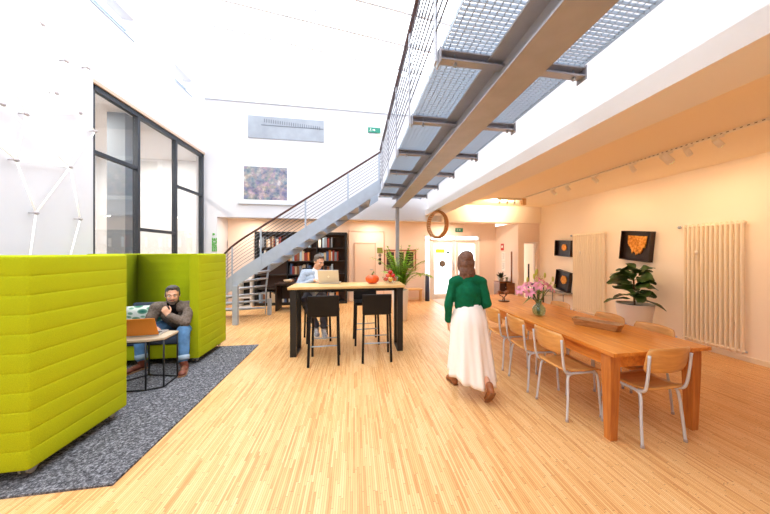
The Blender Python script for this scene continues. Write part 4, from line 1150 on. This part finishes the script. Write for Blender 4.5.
def hand(mb, W, D, N, T, curl=.6, s=1., thumb=.5):
    """W wrist, D towards the fingers, N the way the palm faces, T the thumb side"""
    D = V(D).normalized(); N = V(N); N = (N-D*N.dot(D)).normalized(); T = V(T); T = (T-D*T.dot(D)-N*T.dot(N)).normalized(); W = V(W)
    mb.cap(W-D*.01*s, W+D*.02*s, .024*s, .024*s)
    for i, (o, L, base) in enumerate(((.027, .95, .086), (.009, 1.05, .090), (-.010, .98, .086), (-.027, .78, .078))):
        k0 = W+D*base*s+T*o*s; mb.cap(W+D*.018*s+T*o*.55*s, k0, .013*s, .0115*s)
        a = curl*(.55+.12*i); p = k0
        for j, (l, r0, r1) in enumerate(((.042, .0105, .0092), (.027, .0092, .0082), (.021, .0082, .0072))):
            d = D*math.cos(a)+N*math.sin(a); q = p+d*l*L*s; mb.cap(p, q, r0*s, r1*s, 10); p = q; a += curl*(.85 if j == 0 else .6)
    p = W+D*.028*s+T*.024*s; q = p+(D*.55+T*.62+N*.25*thumb).normalized()*.042*s
    mb.cap(p, q, .015*s, .0115*s); r = q+(D*.85+T*.25+N*.55*thumb).normalized()*.034*s; mb.cap(q, r, .011*s, .0095*s); mb.cap(r, r+(D*.9+N*.5*thumb-T*.05).normalized()*.024*s, .0095*s, .008*s)
def limb(mb, a, b, c, r):
    mb.cap(a, b, r[0], r[1]); mb.cap(b, c, r[2], r[3])
def shoe(name, heel, toe, m, m_sole, parent, base, up=(0, 0, 1), s=1., ankle=None):
    h, t = V(heel), V(toe); d = (t-h).normalized(); u = V(up); u = (u-d*u.dot(d)).normalized(); r = d.cross(u); L = (t-h).length
    mb = MB(); B = Matrix((r, d, u)).transposed()
    mb.ell(h+d*.03*s+u*.042*s, (.036*s, .044*s, .042*s), B); mb.ell(h+d*L*.45+u*.042*s, (.038*s, L*.34, .036*s), B); mb.ell(h+d*L*.76+u*.030*s, (.045*s, L*.25, .030*s), B)
    if ankle is not None: mb.cap(h+d*.045*s+u*.055*s, V(ankle), .044*s, .044*s)
    else: mb.cap(h+d*.045*s+u*.05*s, h+d*.05*s+u*.095*s, .040*s, .039*s)
    o = grown(mb, name, m, parent, base, .007, 3)
    b = V(base); pts = [(-.034, .0), (.034, .0), (.040, L*.35), (.048, L*.72), (.036, L*.95), (.0, L*1.02), (-.036, L*.95), (-.046, L*.72), (-.038, L*.35)]
    MB().prism([h+r*x*s+d*y-u*.002-b for x, y in pts], u*.016*s).build('sole', m_sole, o, .003)
    k = MB()
    for i in range(4):
        q = h+d*L*(.42+.09*i)+u*(.083-.008*i)*s; k.tube([q-r*.022*s, q+u*.004, q+r*.022*s], .0035*s, 5)
    k.v = [tuple(V(p)-b) for p in k.v]; k.build('laces', m_sole, o)
    return o
M_JACK = mat('brown_grey_tweed', (118, 104, 94), .9, var=.4, vscale=45., bump=.3, bscale=120., spec=.15)
M_COLLAR = mat('black_knit', (26, 24, 28), .9, spec=.1)
M_BOOT = mat('red_brown_leather', (120, 62, 44), .45, var=.2, vscale=14.)
M_RSOLE = mat('tan_sole', (158, 118, 84), .7)
M_GREYHAIR = mat('greying_hair', (84, 78, 74), .75, var=.45, vscale=70., bump=.5, bscale=120.)
M_BEARD = mat('grey_beard', (112, 102, 96), .85, var=.4, vscale=90., bump=.5, bscale=160.)
M_DBROW = mat('dark_brow', (54, 44, 40), .8)

# --- seated man on the far sofa
B1 = (-2.50, 4.55, RZ)
p1 = thing('person', 'man in a brown-grey jacket and jeans sitting on the far sofa, fist at his chin', 'person', B1)
F, U, R = frame((.44, -.89, -.10)); C = V((-2.455, 4.385, .968)); hs = 1.03
PV = V((-2.52, 4.76, .50)); CH = V((-2.50, 4.56, .70)); NB = V((-2.485, 4.455, .83))
SR, SL_ = V((-2.695, 4.47, .795)), V((-2.27, 4.445, .795)); ER, EL = V((-2.745, 4.36, .545)), V((-2.245, 4.27, .612)); WR, WL = V((-2.60, 4.20, .585)), V((-2.415, 4.222, .722))
HR, HL = V((-2.62, 4.73, .495)), V((-2.42, 4.73, .495)); KR, KL = V((-2.80, 4.31, .50)), V((-2.25, 4.25, .505)); AR, AL = V((-2.75, 4.27, .13)), V((-2.185, 4.12, .13))
m = MB(); head(m, C, F, U, R, hs)
m.cap(NB, C-U*.07-F*.02, .058, .054); m.cap(PV, CH, .13, .13); m.cap(SR, SL_, .06, .06)
limb(m, SR, ER, WR, (.048, .04, .04, .028)); limb(m, SL_, EL, WL, (.048, .04, .04, .028))
limb(m, HR, KR, AR, (.075, .055, .055, .038)); limb(m, HL, KL, AL, (.075, .055, .055, .038))
hand(m, WL, (-.22, -.10, .55), (-.55, .65, .1), (-.2, .75, .4), 1.25, 1.0, 1.)
hand(m, WR, (.75, -.35, -.12), (0, .1, -1), (0, -1, 0), .35, 1.0)
grown(m, 'body', M_SKIN, p1, B1, .0065, 3); face_parts(p1, B1, C, F, U, R, hs, M_DBROW)
m = MB(); Bx = Matrix((R, F, U)).transposed(); E = lambda f, u, r, rad: m.ell(C+(F*f+U*u+R*r)*hs, tuple(k*hs for k in rad), Bx)
E(-.026, .052, 0, (.080, .094, .078)); E(-.048, .0, 0, (.076, .060, .075)); E(.03, .105, 0, (.055, .045, .022))
for q in (-1, 1): E(-.004, .018, .068*q, (.013, .026, .042))
grown(m, 'hair', M_GREYHAIR, p1, B1, .006, 2, .004, 60.)
m = MB(); E(.052, -.094, 0, (.034, .030, .026)); E(.026, -.075, 0, (.057, .056, .034)); E(.0, -.05, .058, (.010, .025, .03)); E(.0, -.05, -.058, (.010, .025, .03))
m.cap(C+(F*.089-U*.042+R*.004)*hs, C+(F*.078-U*.052+R*.034)*hs, .008, .006); m.cap(C+(F*.089-U*.042-R*.004)*hs, C+(F*.078-U*.052-R*.034)*hs, .008, .006)
grown(m, 'beard', M_BEARD, p1, B1, .005, 1, .002, 80.)
m = MB(); m.cap(PV+V((0, 0, .02)), CH, .155, .165); m.cap(CH, NB-V((0, -.05, .05)), .16, .10); m.cap(SR, SL_, .078, .078); m.cap(PV+V((-.06, 0, 0)), CH+V((-.06, 0, 0)), .13, .14); m.cap(PV+V((.06, 0, 0)), CH+V((.06, 0, 0)), .13, .14)
limb(m, SR, ER, WR+(ER-WR)*.1, (.075, .06, .06, .046)); limb(m, SL_, EL, WL+(EL-WL)*.12, (.075, .06, .06, .046))
jk = grown(m, 'jacket', M_JACK, p1, B1, .009, 4, .008, 13.)
m = MB(); m.cap(NB+V((0, .01, -.015)), NB+(C-NB)*.30, .082, .068); m.cap(NB+F*.075-V((0, 0, .02)), CH+F*.145+V((0, 0, .03)), .05, .03)
grown(m, 'dark_collar', M_COLLAR, p1, B1, .008, 3, .003, 25.)
for q in (-1, 1):
    a = NB+R*.055*q+F*.06; b = CH+F*.17+R*.025*q
    MB().prism([V(p)-V(B1) for p in (a, a+R*.05*q-V((0, 0, .05)), b+R*.045*q+V((0, 0, .06)), b)], F*.012).build('lapel', M_JACK, p1, .003)
m = MB(); m.cap(HR, HL, .11, .11); m.cap(PV, PV+V((0, 0, .06)), .125, .12)
limb(m, HR, KR, AR+(KR-AR)*.12, (.098, .076, .076, .060)); limb(m, HL, KL, AL+(KL-AL)*.12, (.098, .076, .076, .060))
grown(m, 'jeans', M_JEANS, p1, B1, .010, 4, .006, 16.)
for a, k in ((AR, KR), (AL, KL)):
    d = (k-a).normalized(); MB().tube([a+d*.03-V(B1), a+d*.034-V(B1), a+d*.085-V(B1), a+d*.089-V(B1)], [.060, .066, .067, .061], 18).build('trouser_cuff', M_CUFF, p1)
shoe('boot', (-2.735, 4.33, RZ+.003), (-2.85, 4.075, RZ+.003), M_BOOT, M_RSOLE, p1, B1, ankle=AR+V((0, 0, .0)))
shoe('boot', (-2.19, 4.18, RZ+.003), (-2.10, 3.92, RZ+.003), M_BOOT, M_RSOLE, p1, B1, ankle=AL+V((0, 0, .0)))

# --- man at the bar table
B2 = (-.62, 5.12, 0)
p2 = thing('person', 'man in a light grey jacket at the bar table looking down at a silver laptop', 'person', B2)
F, U, R = frame((.62, -.70, -.36)); C = V((-.612, 5.110, 1.39)); hs = 1.0
PV = V((-.70, 5.27, .80)); CH = V((-.69, 5.22, 1.05)); NB = V((-.675, 5.185, 1.235))
SR, SL_ = V((-.865, 5.235, 1.185)), V((-.49, 5.13, 1.17)); ER, EL = V((-.96, 5.12, .96)), V((-.42, 5.09, .95)); WR, WL = V((-.665, 4.985, 1.085)), V((-.50, 4.99, 1.09))
HR, HL = V((-.79, 5.26, .79)), V((-.61, 5.24, .79)); KR, KL = V((-.82, 4.90, .75)), V((-.52, 4.86, .765)); AR, AL = V((-.64, 4.99, .32)), V((-.52, 4.97, .30))
m = MB(); head(m, C, F, U, R, hs)
m.cap(NB, C-U*.07-F*.02, .055, .052); m.cap(PV, CH, .12, .125); m.cap(SR, SL_, .06, .06)
limb(m, SR, ER, WR, (.048, .04, .04, .028)); limb(m, SL_, EL, WL, (.048, .04, .04, .028))
limb(m, HR, KR, AR, (.075, .055, .055, .038)); limb(m, HL, KL, AL, (.075, .055, .055, .038))
hand(m, WR, (.70, -.60, -.12), (0, 0, -1), (.3, .9, 0), .35); hand(m, WL, (.12, -.95, -.12), (0, 0, -1), (-1, 0, 0), .35)
grown(m, 'body', M_SKIN, p2, B2, .0065, 3); face_parts(p2, B2, C, F, U, R, hs, M_DBROW)
m = MB(); Bx = Matrix((R, F, U)).transposed()
E(-.026, .050, 0, (.079, .093, .075)); E(-.050, .005, 0, (.075, .056, .07)); E(.03, .105, 0, (.055, .045, .020))
for q in (-1, 1): E(-.006, .020, .068*q, (.012, .024, .036))
grown(m, 'hair', mat('short_brown_grey_hair', (96, 84, 76), .75, var=.4, vscale=70., bump=.5, bscale=120.), p2, B2, .006, 2, .004, 60.)
M_J2 = mat('light_grey_knit', (168, 178, 194), .9, var=.12, vscale=30., bump=.3, bscale=110., spec=.15)
m = MB(); m.cap(PV, CH, .150, .155); m.cap(CH, NB-V((0, 0, .06)), .15, .09); m.cap(SR, SL_, .076, .076); m.cap(PV+V((-.05, .01, 0)), CH+V((-.06, .01, 0)), .12, .13); m.cap(PV+V((.05, -.01, 0)), CH+V((.06, -.01, 0)), .12, .13)
limb(m, SR, ER, WR+(ER-WR)*.12, (.072, .058, .056, .043)); limb(m, SL_, EL, WL+(EL-WL)*.12, (.072, .058, .056, .043))
grown(m, 'jacket', M_J2, p2, B2, .009, 4, .007, 13.)
TF = V((.42, -.90, 0)).normalized(); TR = V((.90, .42, 0))*-1
m = MB(); m.cap(NB+TF*.045-V((0, 0, .03)), CH+TF*.125, .05, .055); m.cap(CH+TF*.125, PV+TF*.12+V((0, 0, .05)), .055, .06)
m.cap(NB-V((0, 0, .02)), NB+(C-NB)*.1, .068, .062)
grown(m, 't_shirt', mat('white_cotton', (240, 240, 242), .9, spec=.15), p2, B2, .008, 4, .003, 20.)
M_DK = mat('dark_denim', (62, 66, 82), .85, var=.3, vscale=12., bump=.2, bscale=140.)
m = MB(); m.cap(HR, HL, .11, .11); m.cap(PV, PV+V((0, 0, .06)), .12, .12)
limb(m, HR, KR, AR+(KR-AR)*.02, (.095, .072, .07, .055)); limb(m, HL, KL, AL+(KL-AL)*.02, (.095, .072, .07, .055))
grown(m, 'trousers', M_DK, p2, B2, .010, 4, .006, 16.)
M_SNK = mat('grey_white_canvas', (176, 176, 182), .8, var=.55, vscale=26.)
shoe('shoe', (-.655, 5.06, .20), (-.60, 4.80, .165), M_SNK, M_PAPER, p2, B2, ankle=AR); shoe('shoe', (-.53, 5.04, .175), (-.47, 4.78, .14), M_SNK, M_PAPER, p2, B2, ankle=AL)

# --- walking woman seen from behind
B3 = (1.22, 2.98, 0)
p3 = thing('person', 'woman in a green sweater and long white skirt walking away past the dining table', 'person', B3)
D = V((.16, .987, 0)).normalized(); RR = V((.987, -.16, 0)); UP = V((0, 0, 1)); O = V((1.225, 2.98, 0))
def W_(r, d, z): return O+RR*r+D*d+UP*z
F, U, R = frame(D+V((-.05, 0, -.06))); C = W_(-.012, .035, 1.445); hs = .94
PV, CH, NB = W_(.01, 0, .90), W_(.0, .0, 1.12), W_(-.005, -.005, 1.285)
SR, SL_ = W_(.152, -.005, 1.225), W_(-.157, -.005, 1.225); ER, EL = W_(.205, -.045, .995), W_(-.215, -.02, .985); WR, WL = W_(.15, .16, .91), W_(-.195, .10, .775)
HR, HL = W_(.085, 0, .86), W_(-.075, 0, .86); KR, KL = V((1.325, 2.98, .45)), V((1.17, 3.16, .46)); AR, AL = V((1.345, 2.70, .16)), V((1.155, 3.215, .085))
m = MB(); head(m, C, F, U, R, hs)
m.cap(NB, C-U*.07-F*.02, .048, .046); m.cap(PV, CH, .115, .105); m.cap(SR, SL_, .048, .048)
limb(m, SR, ER, WR, (.042, .034, .034, .024)); limb(m, SL_, EL, WL, (.042, .034, .034, .024))
limb(m, HR, KR, AR, (.078, .052, .050, .034)); limb(m, HL, KL, AL, (.078, .052, .050, .034))
hand(m, WR, D*.9-UP*.2-RR*.25, -RR, UP+D*.2, .5, .9); hand(m, WL, -UP*.9+D*.35, RR, D, .35, .9)
grown(m, 'body', M_SKIN, p3, B3, .0065, 3); face_parts(p3, B3, C, F, U, R, hs, M_DBROW)
m = MB(); Bx = Matrix((R, F, U)).transposed()
E(-.022, .046, 0, (.090, .102, .090)); E(-.050, -.02, 0, (.094, .070, .10)); E(-.056, -.12, .0, (.098, .058, .10)); E(-.05, -.175, .045, (.052, .045, .07)); E(-.05, -.17, -.045, (.052, .045, .07))
for q in (-1, 1): E(.005, -.02, .076*q, (.024, .05, .09))
grown(m, 'hair', mat('brown_hair', (110, 74, 56), .6, var=.35, vscale=40., bump=.5, bscale=60.), p3, B3, .007, 3, .006, 24.)
m = MB(); m.cap(W_(0, 0, .965), CH, .118, .128); m.cap(W_(.045, 0, .965), CH+RR*.045, .10, .105); m.cap(W_(-.045, 0, .965), CH-RR*.045, .10, .105); m.cap(CH, NB-UP*.06, .122, .085); m.cap(SR, NB-UP*.015, .060, .066); m.cap(SL_, NB-UP*.015, .060, .066); m.cap(NB-UP*.04, NB+UP*.008, .072, .058)
limb(m, SR, ER, WR+(ER-WR)*.08, (.055, .047, .048, .041)); limb(m, SL_, EL, WL+(EL-WL)*.08, (.055, .047, .048, .041))
grown(m, 'sweater', mat('bottle_green_knit', (14, 98, 66), .9, var=.12, vscale=30., bump=.4, bscale=90., spec=.15), p3, B3, .008, 5, .006, 13.)
rows = []; NR, NA = 22, 96; b3 = V(B3)
for i in range(NR+1):
    t = i/NR; row = []
    for k in range(NA):
        a = 2*PI*k/NA; ca, sa = math.cos(a), math.sin(a)     # ca across, sa ahead
        hem = .225-.085*max(0, ca*.6-sa*.8)-.0*ca
        z = .985+(hem-.985)*t
        rx = .122+.055*min(1, t/.2)**.7+.075*t; ry = .105+.055*min(1, t/.2)**.7+.085*t
        f = 1+.075*t**.8*math.sin(9*a+2.2*t)+.045*t*math.sin(17*a-1.5*t+1)
        c = W_(.012+.035*t, .0-.035*t*t+.02*t, z)
        row.append(c+RR*(rx*f*ca)+D*(ry*f*sa)-b3)
    rows.append(row)
MB().grid(rows, True, True).build('skirt', mat('white_skirt_cloth', (250, 243, 238), .85, spec=.15), p3, solid=.004)
MB().grid([[W_(.012, 0, z)+RR*(.126*math.cos(2*PI*k/48))+D*(.109*math.sin(2*PI*k/48))-b3 for k in range(48)] for z in (.955, .99)], True, True).build('waistband', MATS['white_skirt_cloth'], p3, solid=.006)
M_TAN = mat('tan_leather', (150, 86, 44), .5, var=.15, vscale=16.)
shoe('ankle_boot', (1.16, 3.165, .003), (1.13, 3.385, .003), M_TAN, M_BROWNW, p3, B3, s=.9, ankle=AL+UP*.06)
shoe('ankle_boot', (1.345, 2.615, .155), (1.335, 2.735, .012), M_TAN, M_BROWNW, p3, B3, up=(0, .75, .65), s=.85, ankle=AR+UP*.04)
SKY = 4.6; EXPO = 0.24

# ------------------------------------------------------------------ daylight and camera
W = bpy.data.worlds.new('sky'); SC.world = W; W.use_nodes = True
bg = W.node_tree.nodes['Background']
bg.inputs['Color'].default_value = (.90, .955, 1.0, 1); bg.inputs['Strength'].default_value = SKY
ld = bpy.data.lights.new('sky_portal', 'AREA'); ld.shape = 'RECTANGLE'; ld.size = 6.2; ld.size_y = 11.1
ld.cycles.is_portal = True
po_ = bpy.data.objects.new('sky_portal', ld); COL.objects.link(po_); po_.location = (-.8, 2.55, roof_z(-.8)+.05); po_.rotation_euler = (0, math.atan(.121), 0)

cam = bpy.data.cameras.new('camera'); co = bpy.data.objects.new('camera', cam); COL.objects.link(co)
cam.sensor_width = 36.; cam.lens = 285./770*36; cam.shift_x = -20/770; cam.shift_y = -4.5/770
cam.clip_start = .05; cam.clip_end = 200
co.location = (0, 0, 1.55); co.rotation_euler = (PI/2, 0, -math.atan2(50, 285))
SC.camera = co
vs = SC.view_settings
vs.view_transform = 'Standard'; vs.look = 'None'; vs.gamma = 1.; vs.use_curve_mapping = False; vs.exposure = EXPO
SC.cycles.use_denoising = True
SC.cycles.max_bounces = 10; SC.cycles.diffuse_bounces = 6; SC.cycles.glossy_bounces = 4; SC.cycles.transparent_max_bounces = 16
SC.cycles.caustics_reflective = False; SC.cycles.caustics_refractive = False
SC.cycles.sample_clamp_indirect = 6.
